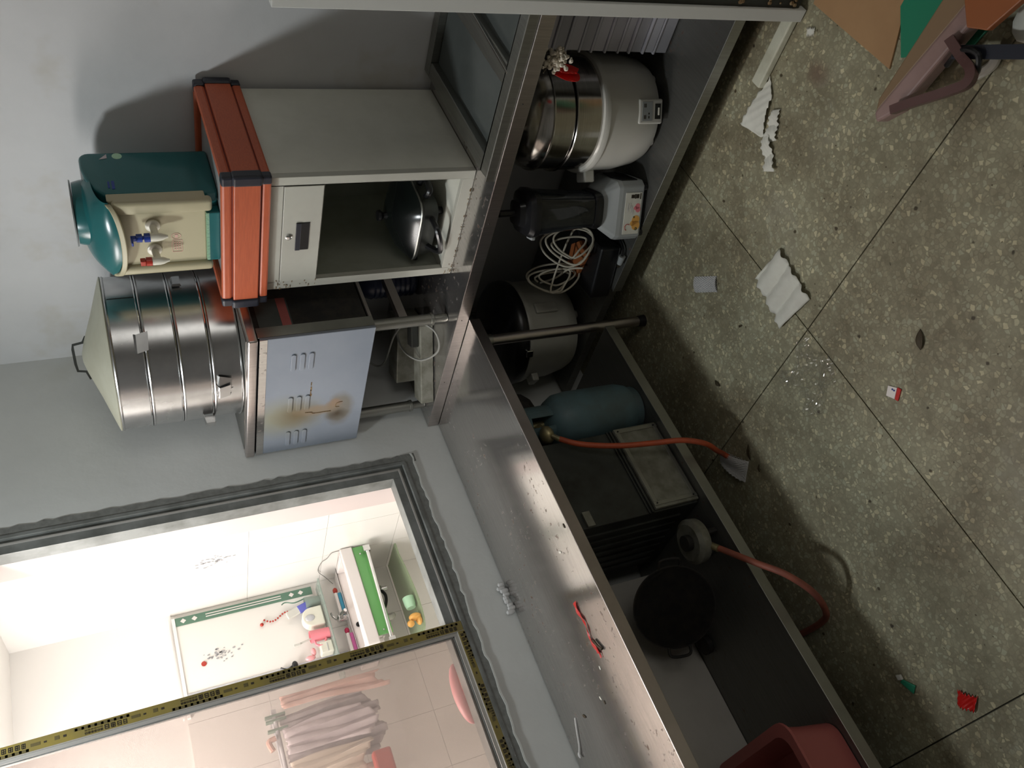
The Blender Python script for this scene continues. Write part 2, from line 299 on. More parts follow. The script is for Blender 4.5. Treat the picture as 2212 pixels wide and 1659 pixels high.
# ------------------------------------------------------------ mesh builder
class B:
    def __init__(s): s.v = []; s.f = []
    def add(s, vs, fs):
        n = len(s.v); s.v += [Vector(p) for p in vs]; s.f += [[n + i for i in f] for f in fs]; return s
    def box(s, a, b, mtx=None):
        (x0, y0, z0), (x1, y1, z1) = a, b
        vs = [Vector(p) for p in ((x0,y0,z0),(x1,y0,z0),(x1,y1,z0),(x0,y1,z0),(x0,y0,z1),(x1,y0,z1),(x1,y1,z1),(x0,y1,z1))]
        if mtx: vs = [mtx @ p for p in vs]
        return s.add(vs, [(0,3,2,1),(4,5,6,7),(0,1,5,4),(1,2,6,5),(2,3,7,6),(3,0,4,7)])
    def prism(s, poly, d):
        d = Vector(d); n = len(poly); vs = [Vector(p) for p in poly]; vs += [p + d for p in vs]
        return s.add(vs, [list(range(n))[::-1], list(range(n, 2*n))] + [(i, (i+1) % n, n + (i+1) % n, n + i) for i in range(n)])
    def lathe(s, c, prof, n=40, axis=None):
        """profile of (radius, height) turned about the vertical through c (or axis matrix)"""
        vs = []; fs = []
        for r, z in prof:
            for k in range(n):
                a = 2 * PI * k / n; p = Vector((r * math.cos(a), r * math.sin(a), z))
                vs.append((axis @ p) if axis else Vector(c) + p)
        for i in range(len(prof) - 1):
            for k in range(n):
                k2 = (k + 1) % n; fs.append((i*n + k, i*n + k2, (i+1)*n + k2, (i+1)*n + k))
        if prof[0][0] > 1e-5: fs.append(list(range(n))[::-1])
        if prof[-1][0] > 1e-5: fs.append([(len(prof)-1)*n + k for k in range(n)])
        return s.add(vs, fs)
    def cyl(s, p0, p1, r0, r1=None, n=20):
        p0, p1 = Vector(p0), Vector(p1); d = p1 - p0
        q = d.to_track_quat('Z', 'Y').to_matrix().to_4x4(); q.translation = p0
        return s.lathe(None, [(r0, 0), (r0 if r1 is None else r1, d.length)], n, q)
    def tube(s, pts, r, n=8, smooth=6, closed=False, square=False):
        P = [Vector(p) for p in pts]
        if smooth > 1 and len(P) > 2:
            Q = []; L = len(P); rng = range(L) if closed else range(L - 1)
            for i in rng:
                a = P[(i-1) % L] if (closed or i > 0) else P[0]; b = P[i]; c = P[(i+1) % L]
                d = P[(i+2) % L] if (closed or i + 2 < L) else P[-1]
                for k in range(smooth):
                    t = k / smooth; t2 = t*t; t3 = t2*t
                    Q.append(0.5*((2*b) + (c - a)*t + (2*a - 5*b + 4*c - d)*t2 + (3*b - a - 3*c + d)*t3))
            if not closed: Q.append(P[-1])
            P = Q
        L = len(P); vs = []; fs = []; up = Vector((0.13, 0.21, 0.97)); prev = None
        if square: n = 4
        for i, p in enumerate(P):
            t = (P[(i+1) % L] - P[i-1]) if closed else (P[min(i+1, L-1)] - P[max(i-1, 0)])
            t.normalize()
            if prev is None:
                u = (Vector((0, 0, 1)) if square else up).cross(t)
                if u.length < 1e-4: u = Vector((1, 0, 0)).cross(t)
            else: u = prev - t * prev.dot(t)
            u.normalize(); prev = u; w_ = t.cross(u)
            for k in range(n):
                a = 2*PI*(k + 0.5)/n; rr = r * (1.414 if square else 1)
                vs.append(p + u*math.cos(a)*rr + w_*math.sin(a)*rr)
        for i in range(L if closed else L - 1):
            j = (i + 1) % L
            for k in range(n): k2 = (k+1) % n; fs.append((i*n+k, i*n+k2, j*n+k2, j*n+k))
        if not closed: fs += [list(range(n))[::-1], [(L-1)*n + k for k in range(n)]]
        return s.add(vs, fs)
    def sphere(s, c, r, n=14, mtx=None):
        if not hasattr(r, '__len__'): r = (r, r, r)
        vs = []; fs = []; h = n // 2
        for i in range(h + 1):
            t = PI * i / h
            for k in range(n):
                a = 2*PI*k/n; p = Vector((r[0]*math.sin(t)*math.cos(a), r[1]*math.sin(t)*math.sin(a), -r[2]*math.cos(t)))
                if mtx: p = mtx @ p
                vs.append(p + Vector(c))
        for i in range(h):
            for k in range(n): k2 = (k+1) % n; fs.append((i*n+k, i*n+k2, (i+1)*n+k2, (i+1)*n+k))
        return s.add(vs, fs)
    def grid(s, fn, nu, nv, thick=None):
        vs = [fn(i/nu, j/nv) for i in range(nu+1) for j in range(nv+1)]
        fs = [(i*(nv+1)+j, (i+1)*(nv+1)+j, (i+1)*(nv+1)+j+1, i*(nv+1)+j+1) for i in range(nu) for j in range(nv)]
        return s.add(vs, fs)

ORG = {}
def stuff(o): o['kind'] = 'stuff'; return o
def finish(bm_, name, mt, parent=None, bevel=0, seg=2, smooth=False, thick=0, subdiv=0):
    vs = [v.copy() for v in bm_.v]
    if parent is None:
        xs = [v.x for v in vs]; ys = [v.y for v in vs]; zs = [v.z for v in vs]
        org = Vector(((min(xs)+max(xs))/2, (min(ys)+max(ys))/2, min(zs)))
    else: org = ORG[parent]
    me = bpy.data.meshes.new(name); me.from_pydata([v - org for v in vs], [], bm_.f); me.update()
    b = bmesh.new(); b.from_mesh(me)
    bmesh.ops.remove_doubles(b, verts=b.verts, dist=1e-5); bmesh.ops.recalc_face_normals(b, faces=b.faces)
    if bevel:
        es = [e for e in b.edges if len(e.link_faces) == 2 and e.calc_face_angle(0) > 0.5]
        bmesh.ops.bevel(b, geom=es, offset=bevel, segments=seg, profile=0.5, affect='EDGES', clamp_overlap=True)
    b.to_mesh(me); b.free()
    me.materials.append(mt if not isinstance(mt, str) else M[mt])
    o = bpy.data.objects.new(name, me); COL.objects.link(o)
    if parent is None: o.location = org
    else: o.parent = parent
    ORG[o] = org
    if smooth:
        for p in me.polygons: p.use_smooth = True
        try: me.set_sharp_from_angle(angle=math.radians(38))
        except Exception: pass
    if thick:
        md = o.modifiers.new('thickness', 'SOLIDIFY'); md.thickness = thick; md.offset = 0
    if subdiv:
        md = o.modifiers.new('smooth', 'SUBSURF'); md.levels = subdiv; md.render_levels = subdiv
    return o
def thing(name, loc, label, cat, group=None):
    o = bpy.data.objects.new(name, None); COL.objects.link(o); o.location = loc; o.empty_display_size = 0.05
    ORG[o] = Vector(loc); o['label'] = label; o['category'] = cat
    if group: o['group'] = group
    return o
def tag(o, label, cat, group=None):
    o['label'] = label; o['category'] = cat
    if group: o['group'] = group
    return o
def struct(o): o['kind'] = 'structure'; return o
def rot(c, deg, ax='Z'):
    c = Vector(c); return Matrix.Translation(c) @ Matrix.Rotation(math.radians(deg), 4, ax) @ Matrix.Translation(-c)

# ============================================================ THE SETTING
RX0, RY0, H = -4.9, -5.2, 3.0
fl = struct(finish(B().box((RX0, RY0, -0.12), (0.25, 0.25, -0.006)), 'floor', 'joint'))
jx = [0.20, -0.177, -1.277, -2.378, -3.48, -4.58, -4.9]; jy = [0.20, -0.05, -1.15, -2.25, -3.35, -4.45, -5.2]
for i in range(len(jx) - 1):
    for j in range(len(jy) - 1):
        finish(B().box((jx[i+1]+.002, jy[j+1]+.002, -0.006), (jx[i]-.002, jy[j]-.002, 0.0)), 'floor_slab', 'floor', fl)
struct(finish(B().box((0, RY0, 0), (0.15, 0.2, H)), 'wall_right', 'wall'))
# window wall with its opening; the outer plaster edge of the opening is at x -0.716
WX0, WX1, WZ0, WZ1 = -2.75, -0.75, 0.945, 2.45
wl = B()
wl.box((WX1, 0, 0), (0, 0.16, H)); wl.box((RX0, 0, 0), (WX0, 0.16, H))
wl.box((WX0, 0, 0), (WX1, 0.16, WZ0)); wl.box((WX0, 0, WZ1), (WX1, 0.16, H))
struct(finish(wl, 'wall_window', 'wall2'))
struct(finish(B().box((RX0-.15, RY0, 0), (RX0, 0.16, H)), 'wall_left', 'wall'))
struct(finish(B().box((RX0, RY0-.15, 0), (0, RY0, H)), 'wall_back', 'wall'))
struct(finish(B().box((RX0, RY0, H), (0.15, 1.6, H+.1)), 'ceiling', 'wall'))
# ---- window frame (fixed grey frame), ragged cement strip round it
wf = B()
def ringbar(x0, x1, z0, z1, w_, y0, y1):
    b = B(); b.box((x1-w_, y0, z0), (x1, y1, z1)); b.box((x0, y0, z0), (x0+w_, y1, z1))
    b.box((x0+w_, y0, z0), (x1-w_, y1, z0+w_)); b.box((x0+w_, y0, z1-w_), (x1-w_, y1, z1)); return b
win = struct(finish(ringbar(WX0, WX1, WZ0+.008, WZ1, 0.056, 0.012, 0.075), 'window_1', 'frame_grey', bevel=0.002))
finish(ringbar(WX0, WX1+.006, WZ0, WZ1, 0.014, -0.006, 0.03), 'frame_lip', 'frame_grey', win, bevel=0.003)
finish(ringbar(WX0+.022, WX1-.020, WZ0+.028, WZ1-.02, 0.006, 0.004, 0.03), 'frame_bead', 'frame_alu', win, bevel=0.001)
# reveal lining behind the frame, pale pink plaster
finish(B().box((WX1-.053, 0.078, WZ0), (WX1-.035, 0.19, WZ1)), 'reveal_lining', 'reveal', win)
finish(B().box((-0.752, -0.004, 0.900), (-0.716, 0.001, 0.955)), 'cement_edge', 'cement', win)
# ragged cement edge
def ragged(pts_out, pts_in, d):
    b = B(); n = len(pts_out)
    b.v = [Vector(p) for p in pts_out + pts_in] + [Vector(p) + Vector(d) for p in pts_out + pts_in]
    for i in range(n-1):
        b.f += [[i, i+1, n+i+1, n+i], [2*n+i, 3*n+i, 3*n+i+1, 2*n+i+1], [i, 2*n+i, 2*n+i+1, i+1], [n+i, n+i+1, 3*n+i+1, 3*n+i]]
    return b
po, pi_ = [], []
for k in range(60):
    z = WZ0 - 0.028 + (WZ1 - WZ0)*k/59; po.append((-0.716 + random.uniform(-.006, .004), 0.001, z)); pi_.append((-0.745, 0.001, z))
finish(ragged(po, pi_, (0, -0.004, 0)), 'cement_edge', 'cement', win)
po2, pi2 = [], []
for k in range(90):
    x = -0.716 - 2.0*k/89; zz = 0.912 + 0.012*k/89 + random.uniform(-.005, .005); po2.append((x, 0.001, zz)); pi2.append((x, 0.001, 0.95))
finish(ragged(po2, pi2, (0, -0.004, 0)), 'cement_edge', 'cement', win)
po3 = [(x, 0.0, z - 0.004 - random.random()*.002) for x, _, z in po2]; pi3 = [(x, 0.0, z+.001) for x, _, z in po2]
finish(ragged(po3, pi3, (0, -0.007, 0)), 'plaster_ridge', 'plaster_white', win)
# ---- sliding sash on the left with taped stiles and dusty glass
SX1 = -1.430
sash = struct(finish(B().box((SX1-.036, -0.004, 0.958), (SX1, 0.03, 2.44)).box((WX0+.02, -0.004, 0.958), (WX0+.06, 0.03, 2.44))
       .box((WX0+.06, -0.004, 0.958), (SX1-.036, 0.03, 0.984)).box((WX0+.06, -0.004, 2.40), (SX1-.036, 0.03, 2.44)), 'window_2', 'frame_alu', bevel=0.0015))
finish(B().box((SX1-.046, 0.002, 0.984), (SX1-.036, 0.024, 2.40)).box((WX0+.06, 0.002, 0.984), (SX1-.046, 0.024, 0.996)), 'glazing_bead', 'frame_alu', sash, bevel=0.001)
finish(B().box((SX1-.0495, 0.006, 0.996), (SX1-.046, 0.02, 2.40)).box((WX0+.06, 0.006, 0.996), (SX1-.046, 0.02, 0.9995)), 'gasket', 'frame_grey', sash)
finish(B().box((WX0+.06, 0.010, 0.99), (SX1-.040, 0.014, 2.41)), 'glass_pane', 'dusty', sash)
finish(B().box((SX1-.034, -0.0055, 0.96), (SX1-.001, -0.0042, 2.44)), 'yellow_tape', 'tape', sash)
finish(B().box((WX0+.02, -0.0055, 0.9585), (SX1-.036, -0.0042, 0.9815)), 'yellow_tape', 'tape', sash)
# print on the tape: runs of checks and block characters
ink = B(); inks = B()
def put(bb, along, across, u0, u1, v0, v1):
    # along = 'Z' on the stile, 'X' on the bottom rail
    if along == 'Z': bb.box((SX1-.034+v0*.033, -0.0062, u0), (SX1-.034+v1*.033, -0.0054, u1))
    else: bb.box((SX1-.036-u1, -0.0062, 0.9585+v0*.023), (SX1-.036-u0, -0.0054, 0.9585+v1*.023))
def glyph(along, u, s_, v0, v1, bb):
    dv = v1 - v0
    put(bb, along, 0, u, u+s_*.16, v0, v1); put(bb, along, 0, u+s_*.84, u+s_, v0+dv*.1, v1)
    for q in (0.0, 0.38, 0.8): put(bb, along, 0, u+s_*.1, u+s_*.9, v0+dv*q, v0+dv*(q+.2))
    if random.random() < .7: put(bb, along, 0, u+s_*.42, u+s_*.58, v0, v1)
def unit(along, u, flip):
    L = 0.145 if along == 'Z' else 0.10
    k = 0; d = 0.0085
    va, vb = (0.02, 0.26) if flip else (0.62, 0.86)
    put(inks, along, 0, u, u+L, va-.02 if flip else va, vb)
    while k*d < L - d:
        if k % 2 == 0: put(ink, along, 0, u + k*d, u + k*d + d*.8, va, vb)
        k += 1
    ga, gb = (0.36, 0.80) if flip else (0.10, 0.52)
    q = u + L*0.05
    for s_ in (.010, .0115, .0115, .0115): glyph(along, q, s_, ga, gb, ink); q += s_*1.45
    for s_ in (.006,)*6: glyph(along, q, s_, ga, ga+.2, ink); glyph(along, q, s_, ga+.28, ga+.42, inks); q += s_*1.35
u = 0.975; fl_ = False
while u < 2.3:
    unit('Z', u, fl_); s0 = u + 0.165
    put(ink, 'Z', 0, s0, s0+.008, .42, .62); put(inks, 'Z', 0, s0+.018, s0+.03, .36, .7)
    put(ink, 'Z', 0, s0+.05, s0+.057, .4, .55); put(inks, 'Z', 0, s0+.066, s0+.09, .35, .62)
    u += 0.26; fl_ = not fl_
u = 0.0
for flg in (True, False, True, False, True):
    unit('X', u+.005, flg); put(inks, 'X', 0, u+.12, u+.135, .3, .7); put(ink, 'X', 0, u+.15, u+.158, .4, .6); u += 0.185
finish(ink, 'tape_print', 'ink', sash); finish(inks, 'faint_tape_print', 'ink_soft', sash)

# ---- washroom beyond the window
WR_X, WR_Y = -0.55, 1.26
struct(finish(B().box((WR_X+.012, 0.16, 0), (WR_X+.12, WR_Y+.14, H)), 'wall_washroom_right', 'wr_wall'))
wfar = struct(finish(B().box((RX0+2.0, WR_Y+.012, 0), (WR_X+.012, WR_Y+.14, H)), 'wall_washroom_far', 'wr_wall'))
struct(finish(B().box((RX0+1.9, 0.16, 0), (RX0+2.0, WR_Y+.14, H)), 'wall_washroom_left', 'wr_wall'))
struct(finish(B().box((RX0+2.0, 0.16, -0.05), (WR_X+.012, WR_Y+.012, 0.0)), 'floor_washroom', 'tile'))
struct(finish(B().box((RX0+2.0, 0.16, 2.5), (WR_X+.012, WR_Y+.012, 2.56)), 'ceiling_washroom', 'wr_wall'))
wrr = bpy.data.objects['wall_washroom_right']
tb = B().box((0, 0, 0), (0.01, 0.2465, 0.3465)); t0 = None
finish(B().box((WR_X+.004, 0.17, 0.0), (WR_X+.0125, WR_Y, 1.84)), 'grout_bed', 'grout', wrr)
finish(B().box((RX0+2.0, WR_Y+.004, 0.0), (WR_X, WR_Y+.0125, 1.84)), 'grout_bed', 'grout', wfar)
def tile_at(par, x0, y0, z0, x1, y1, z1, me=[None, None], which=0):
    if me[which] is None:
        b = B().box((0, 0, 0), (x1-x0, y1-y0, z1-z0)); ORG['t'] = Vector((0, 0, 0))
        o = finish(b, 'wall_tile', 'tile', 't' if False else par)
        for v in o.data.vertices: v.co += ORG[par]
        me[which] = o.data
    else:
        o = bpy.data.objects.new('wall_tile', me[which]); COL.objects.link(o); o.parent = par
    o.location = Vector((x0, y0, z0)) - ORG[par]
for r in range(5):
    z0 = 0.092 + r*0.35
    for c in range(4):
        y0 = 0.225 + c*0.26; tile_at(wrr, WR_X, y0, z0, WR_X+.008, y0+.2585, z0+.3485, which=0)
    for c in range(8):
        x1 = WR_X - .001 - c*0.26; tile_at(wfar, x1-.2585, WR_Y, z0, x1, WR_Y+.008, z0+.3485, which=1)
# flower printed on a tile, and a reflected one painted on the mirror
def blossom(par, org, ax, s):
    b = B(); cols = []
    for k in range(46):
        a = random.gauss(0, .042)*s; h = random.gauss(0, .016)*s + a*0.1; r = random.uniform(.002, .006)*s
        ps = []
        for q in range(7):
            t = 2*PI*q/7; ps.append(Vector(org) + Vector(ax)*(h + r*1.4*math.cos(t)*.6) + Vector((0, 0, a + r*math.sin(t)*1.6)))
        nrm = Vector((0, -0.0006, 0)) if abs(ax[0]) > .5 else Vector((-0.0006, 0, 0))
        b.prism(ps, nrm)
    return finish(b, 'flower_print_or_reflection', 'flower', par)
blossom(wrr, (WR_X, 0.82, 1.64), (0, 1, 0), 1.0)
blossom(wfar, (-0.80, WR_Y-.0165, 1.655), (1, 0, 0), 0.8)  # the painted reflection, laid on the mirror face
# bordered mirror on the far wall, plain white put in for its reflection: dark green strip with white diamonds, top rail, mottled strip
mir = thing('mirror_panel', (-0.74, WR_Y-.009, 1.19), 'tall mirror, built as a plain pale panel, with a green diamond border above the sink', 'mirror')
finish(B().box((-0.945, WR_Y-.014, 1.19), (-0.575, WR_Y-.001, 1.825)), 'panel', 'tile', mir)
finish(B().box((-0.615, WR_Y-.018, 1.19), (-0.575, WR_Y-.0141, 1.825)), 'green_border', 'dkgreen', mir)
db = B()
for z in (1.79, 1.74, 1.29, 1.245):
    db.prism([(-0.595, WR_Y-.0182, z-.013), (-0.583, WR_Y-.0182, z), (-0.595, WR_Y-.0182, z+.013), (-0.607, WR_Y-.0182, z)], (0, -.001, 0))
db.box((-0.590, WR_Y-.0192, 1.34), (-0.586, WR_Y-.0181, 1.69)).box((-0.602, WR_Y-.0192, 1.34), (-0.598, WR_Y-.0181, 1.69))
finish(db, 'white_diamond_print', 'ceramic', mir)
finish(B().box((-1.05, WR_Y-.022, 1.825), (-0.575, WR_Y-.001, 1.840)).box((-1.05, WR_Y-.03, 1.852), (-0.575, WR_Y-.001, 1.858)), 'top_rail', 'wr_wall', mir, bevel=.001)
finish(B().box((-0.985, WR_Y-.02, 1.10), (-0.945, WR_Y-.001, 1.825)), 'mottled_strip', 'mottled', mir)
finish(B().lathe(None, [(0.001, 0), (0.011, .001), (.012, .004), (.001, .005)], 12, Matrix.Translation((-0.825, WR_Y-.0145, 1.735)) @ Matrix.Rotation(PI/2, 4, 'X')), 'red_sticker', 'redp', mir)
# glass shelf above the sink and the things on it
sh = tag(finish(B().box((-1.10, 1.12, 1.165), (-0.60, 1.236, 1.173)), 'glass_shelf', 'glass_clear', bevel=.002), 'greenish clear glass shelf above the sink', 'shelf')
t = thing('toothpaste_cup', (-0.675, 1.205, 1.174), 'clear cup with a white and violet toothpaste tube leaning out', 'cup')
finish(B().lathe((-0.675, 1.205, 0), [(.024, 1.174), (.028, 1.21), (.031, 1.245), (.029, 1.245), (.026, 1.21), (.001, 1.18)], 20), 'cup', 'glass_clear', t, smooth=True)
tt = rot((-0.675, 1.205, 1.19), -16, 'Y')
finish(B().box((-0.692, 1.197, 1.185), (-0.655, 1.213, 1.345), tt), 'toothpaste_tube', 'whiteg', t, bevel=.004)
finish(B().box((-0.6925, 1.1958, 1.225), (-0.6545, 1.2145, 1.285), tt), 'violet_print', 'lilac', t, bevel=.003)
tag(finish(B().tube([(-0.645, 1.21, 1.24), (-0.655, 1.21, 1.29), (-0.64, 1.215, 1.33), (-0.65, 1.21, 1.35)], .003, 6), 'toothbrush', 'dkgreen'), 'dark green toothbrush standing in the glass shelf corner', 'toothbrush')
t = thing('bead_string', (-0.655, 1.205, 1.30), 'string of brown beads hanging over the panel edge by the cup', 'beads')
bb = B()
for k in range(13): bb.sphere((-0.700+.018*math.sin(k*.5)+k*.001, 1.236, 1.29+k*.0125), .005, 8)
finish(bb, 'beads', 'redp', t, smooth=True); finish(B().sphere((-0.712, 1.236, 1.455), .009, 10), 'pendant', 'redp', t, smooth=True)
t = thing('soap_dispenser', (-0.765, 1.195, 1.174), 'cream soap dispenser with a grey oval window on the glass shelf', 'dispenser')
bd = B(); pr = []
for k in range(13):
    a = PI*k/12; pr.append((-0.765+.048*math.cos(a), 1.165, 1.235+.045*math.sin(a)))
bd.prism([(-0.717, 1.165, 1.180)] + pr + [(-0.813, 1.165, 1.180)], (0, .055, 0)); finish(bd, 'body', 'offwhite', t, bevel=.005)
finish(B().sphere((-0.770, 1.164, 1.245), (.017, .004, .023), 16), 'oval_window', 'mottled', t, smooth=True)
t = thing('pink_mug', (-0.858, 1.18, 1.174), 'pink toothbrush mug between the dispenser and white box', 'mug')
finish(B().lathe((-0.858, 1.18, 0), [(.001, 1.174), (.026, 1.174), (.029, 1.265), (.026, 1.265), (.023, 1.185), (.001, 1.182)], 20), 'mug', 'pinkp', t, smooth=True)
finish(B().tube([(-0.885, 1.17, 1.25), (-0.91, 1.165, 1.245), (-0.915, 1.165, 1.215), (-0.885, 1.17, 1.195)], .005, 8), 'handle', 'pinkp', t, smooth=True)
tag(finish(B().tube([(-0.850, 1.185, 1.187), (-0.868, 1.18, 1.27), (-0.880, 1.175, 1.33)], .004, 6).box((-0.886, 1.17, 1.315), (-0.876, 1.184, 1.345)), 'toothbrush', 'whiteg'), 'white toothbrush standing in the pink mug', 'toothbrush')
t = thing('white_box', (-0.915, 1.19, 1.174), 'cream white square box by the pink mug', 'box')
finish(B().box((-0.957, 1.16, 1.174), (-0.900, 1.215, 1.235)), 'body', 'offwhite', t, bevel=.006)
finish(B().box((-0.952, 1.158, 1.20), (-0.912, 1.1598, 1.203)), 'groove', 'mottled', t)
t = thing('tissue_holder', (-0.955, 1.19, 1.25), 'pale pink bow-shaped towel clip above the white box', 'clip')
finish(B().sphere((-0.93, 1.185, 1.265), (.02, .012, .012), 12).sphere((-0.955, 1.185, 1.285), (.012, .012, .024), 12), 'bow', 'soappink', t, smooth=True)
tag(finish(B().sphere((-0.955, 1.215, 1.355), (.02, .012, .014), 12).tube([(-0.95, 1.22, 1.36), (-0.965, 1.22, 1.39), (-0.95, 1.22, 1.42)], .005, 6), 'hook_brush', 'black'), 'black hooked brush on the mottled strip', 'brush')
# sink
sk = thing('sink', (-0.81, 1.10, 0.94), 'white rectangular ceramic sink with a green front panel', 'sink')
sx0, sx1, sy0, sy1, st = -1.055, -0.553, 0.965, 1.255, 1.065
b = B()
b.box((sx0, sy0, 1.005), (sx1, sy0+.03, st)); b.box((sx0, sy1-.09, 0.98), (sx1, sy1, st)); b.box((sx0, sy0+.03, .98), (sx0+.035, sy1-.09, st)); b.box((sx1-.03, sy0+.03, .98), (sx1, sy1-.09, st))
finish(b, 'rim', 'ceramic', sk, bevel=.006)
finish(B().box((sx0+.03, sy0+.02, .975), (sx1-.02, sy1-.08, .985)), 'bowl_floor', 'ceramic', sk)
finish(B().lathe((-0.875, 1.165, 0), [(.001, .99), (.009, .99), (.009, 1.0), (.001, 1.0)], 14), 'overflow_hole', 'black', sk)
finish(B().lathe(None, [(.001, 0), (.012, 0), (.012, .006), (.001, .006)], 16, Matrix.Translation((-0.865, sy1-.0915, 1.035)) @ Matrix.Rotation(PI/2, 4, 'X')), 'overflow_ring', 'black', sk)
finish(B().box((sx0+.035, sy0+.006, 0.935), (sx1-.005, sy0+.014, 1.004)), 'green_front_panel', 'green', sk, bevel=.002)
sb = B()
for x in (-1.0, -0.60): sb.sphere((x, sy0+.004, .975), (.005, .004, .005), 8)
stuff(finish(sb, 'panel_screw', 'chrome', sk, smooth=True))
t = thing('towel_rail', (-0.83, .95, 0.93), 'steel towel rail hung in front under the sink', 'rail')
finish(B().cyl((-1.06, .935, .960), (-0.60, .935, .945), .0085, n=14), 'bar', 'chrome', t, smooth=True)
finish(B().box((-1.09, .925, .945), (-1.055, .96, .975)), 'bracket', 'chrome', t, bevel=.003)
finish(B().box((-0.612, .925, .93), (-0.58, .962, .963)), 'bracket', 'chrome', t, bevel=.003)
finish(B().tube([(-1.085, .93, .95), (-1.105, .93, .935), (-1.118, .93, .91), (-1.105, .93, .90), (-1.09, .93, .92)], .003, 6), 'hook', 'chrome', t, smooth=True)
t = thing('faucet', (-0.795, 1.2, 1.066), 'chrome basin mixer tap on the sink back', 'faucet')
finish(B().cyl((-0.795, 1.21, 1.066), (-0.795, 1.21, 1.105), .017, n=18).sphere((-0.795, 1.205, 1.108), (.02, .026, .012), 14), 'body', 'chrome', t, smooth=True)
finish(B().tube([(-0.795, 1.2, 1.09), (-0.795, 1.16, 1.10), (-0.795, 1.12, 1.085)], .009, 10), 'spout', 'chrome', t, smooth=True)
finish(B().tube([(-0.795, 1.21, 1.118), (-0.775, 1.20, 1.135), (-0.76, 1.19, 1.14)], .005, 8), 'lever', 'chrome', t, smooth=True)
def brush(x, y, z, c1, c2, c3, label, ang):
    t = thing('scrub_brush', (x, y, z), label, 'brush'); mt_ = rot((x, y, z), ang)
    finish(B().box((x-.055, y-.012, z+.016), (x+.055, y+.014, z+.032), mt_), 'back', c1, t, bevel=.006, seg=3)
    finish(B().box((x-.05, y-.012, z), (x+.05, y+.012, z+.016), mt_), 'bristles', c2, t, bevel=.003)
    finish(B().sphere(mt_ @ Vector((x+.068, y, z+.022)), (.016, .012, .012), 12), 'grip', c3, t, smooth=True)
brush(-0.715, 1.205, 1.0665, 'ceramic', 'cyan', 'redp', 'white backed brush with blue bristles lying on the sink back', 0)
brush(-0.935, 1.195, 1.0665, 'ceramic', 'magenta', 'crimson', 'white backed brush with magenta bristles lying left of the tap', 0)
tag(finish(B().tube([(WR_X-.004, .98, 1.062), (WR_X-.004, .985, 1.1), (WR_X-.004, 1.03, 1.12), (WR_X-.004, 1.06, 1.145), (WR_X-.004, 1.14, 1.155), (WR_X-.02, 1.19, 1.12), (WR_X-.06, 1.2, 1.09)], .0018, 5), 'wire', 'cable_grey'), 'thin grey wire running along the tiles to the sink', 'wire')
# plumbing and lower shelf
t = thing('drain_pipe', (-0.87, 1.1, 0.70), 'white drain pipe with a black hose and an angle valve below the sink', 'pipe')
finish(B().cyl((-0.885, 1.12, .985), (-0.885, 1.12, .93), .018, n=14).tube([(-0.885, 1.12, .93), (-0.885, 1.13, .88), (-0.86, 1.17, .86), (-0.83, 1.25, .86)], .013, 10), 'trap', 'whiteg', t, smooth=True)
finish(B().tube([(-0.87, 1.13, .93), (-0.80, 1.16, .88), (-0.74, 1.19, .86), (-0.70, 1.20, .875)], .008, 8), 'hose', 'black', t, smooth=True)
finish(B().cyl((-0.70, 1.255, .885), (-0.70, 1.19, .885), .013, n=12).cyl((-0.70, 1.20, .87), (-0.70, 1.20, .84), .012, n=12).sphere((-0.70, 1.18, .885), (.018, .012, .016), 10), 'valve', 'chrome', t, smooth=True)
ls = B(); cpts = [(-0.56, 1.25, .775), (-0.56, 1.02, .775)]
for k in range(9):
    a = PI/2*k/8; cpts.append((-0.62 - .41*math.sin(a)*1.0, 1.02 - .07*math.sin(2*a), .775))
cpts += [(-1.03, 1.25, .775)]
tag(finish(B().prism(cpts, (0, 0, .009)), 'glass_shelf', 'glass_green'), 'green tinted glass shelf low under the sink', 'shelf')
t = thing('cup', (-0.90, .995, .785), 'mint green cup lying on the low green shelf', 'cup')
finish(B().lathe(None, [(.001, 0), (.022, 0), (.027, .02), (.028, .055), (.025, .055), (.02, .01), (.001, .008)], 18, Matrix.Translation((-0.925, .99, .815)) @ Matrix.Rotation(PI/2, 4, 'Y')), 'cup_body', 'mint', t, smooth=True)
t = thing('bath_toy', (-0.985, .985, .785), 'orange yellow rounded rubber toy beside the mint cup', 'toy')
finish(B().sphere((-0.975, .98, .815), (.018, .024, .03), 14).sphere((-1.005, .975, .845), (.017, .017, .017), 14).sphere((-0.99, .985, .80), (.028, .02, .015), 12), 'body', 'yellow', t, smooth=True)
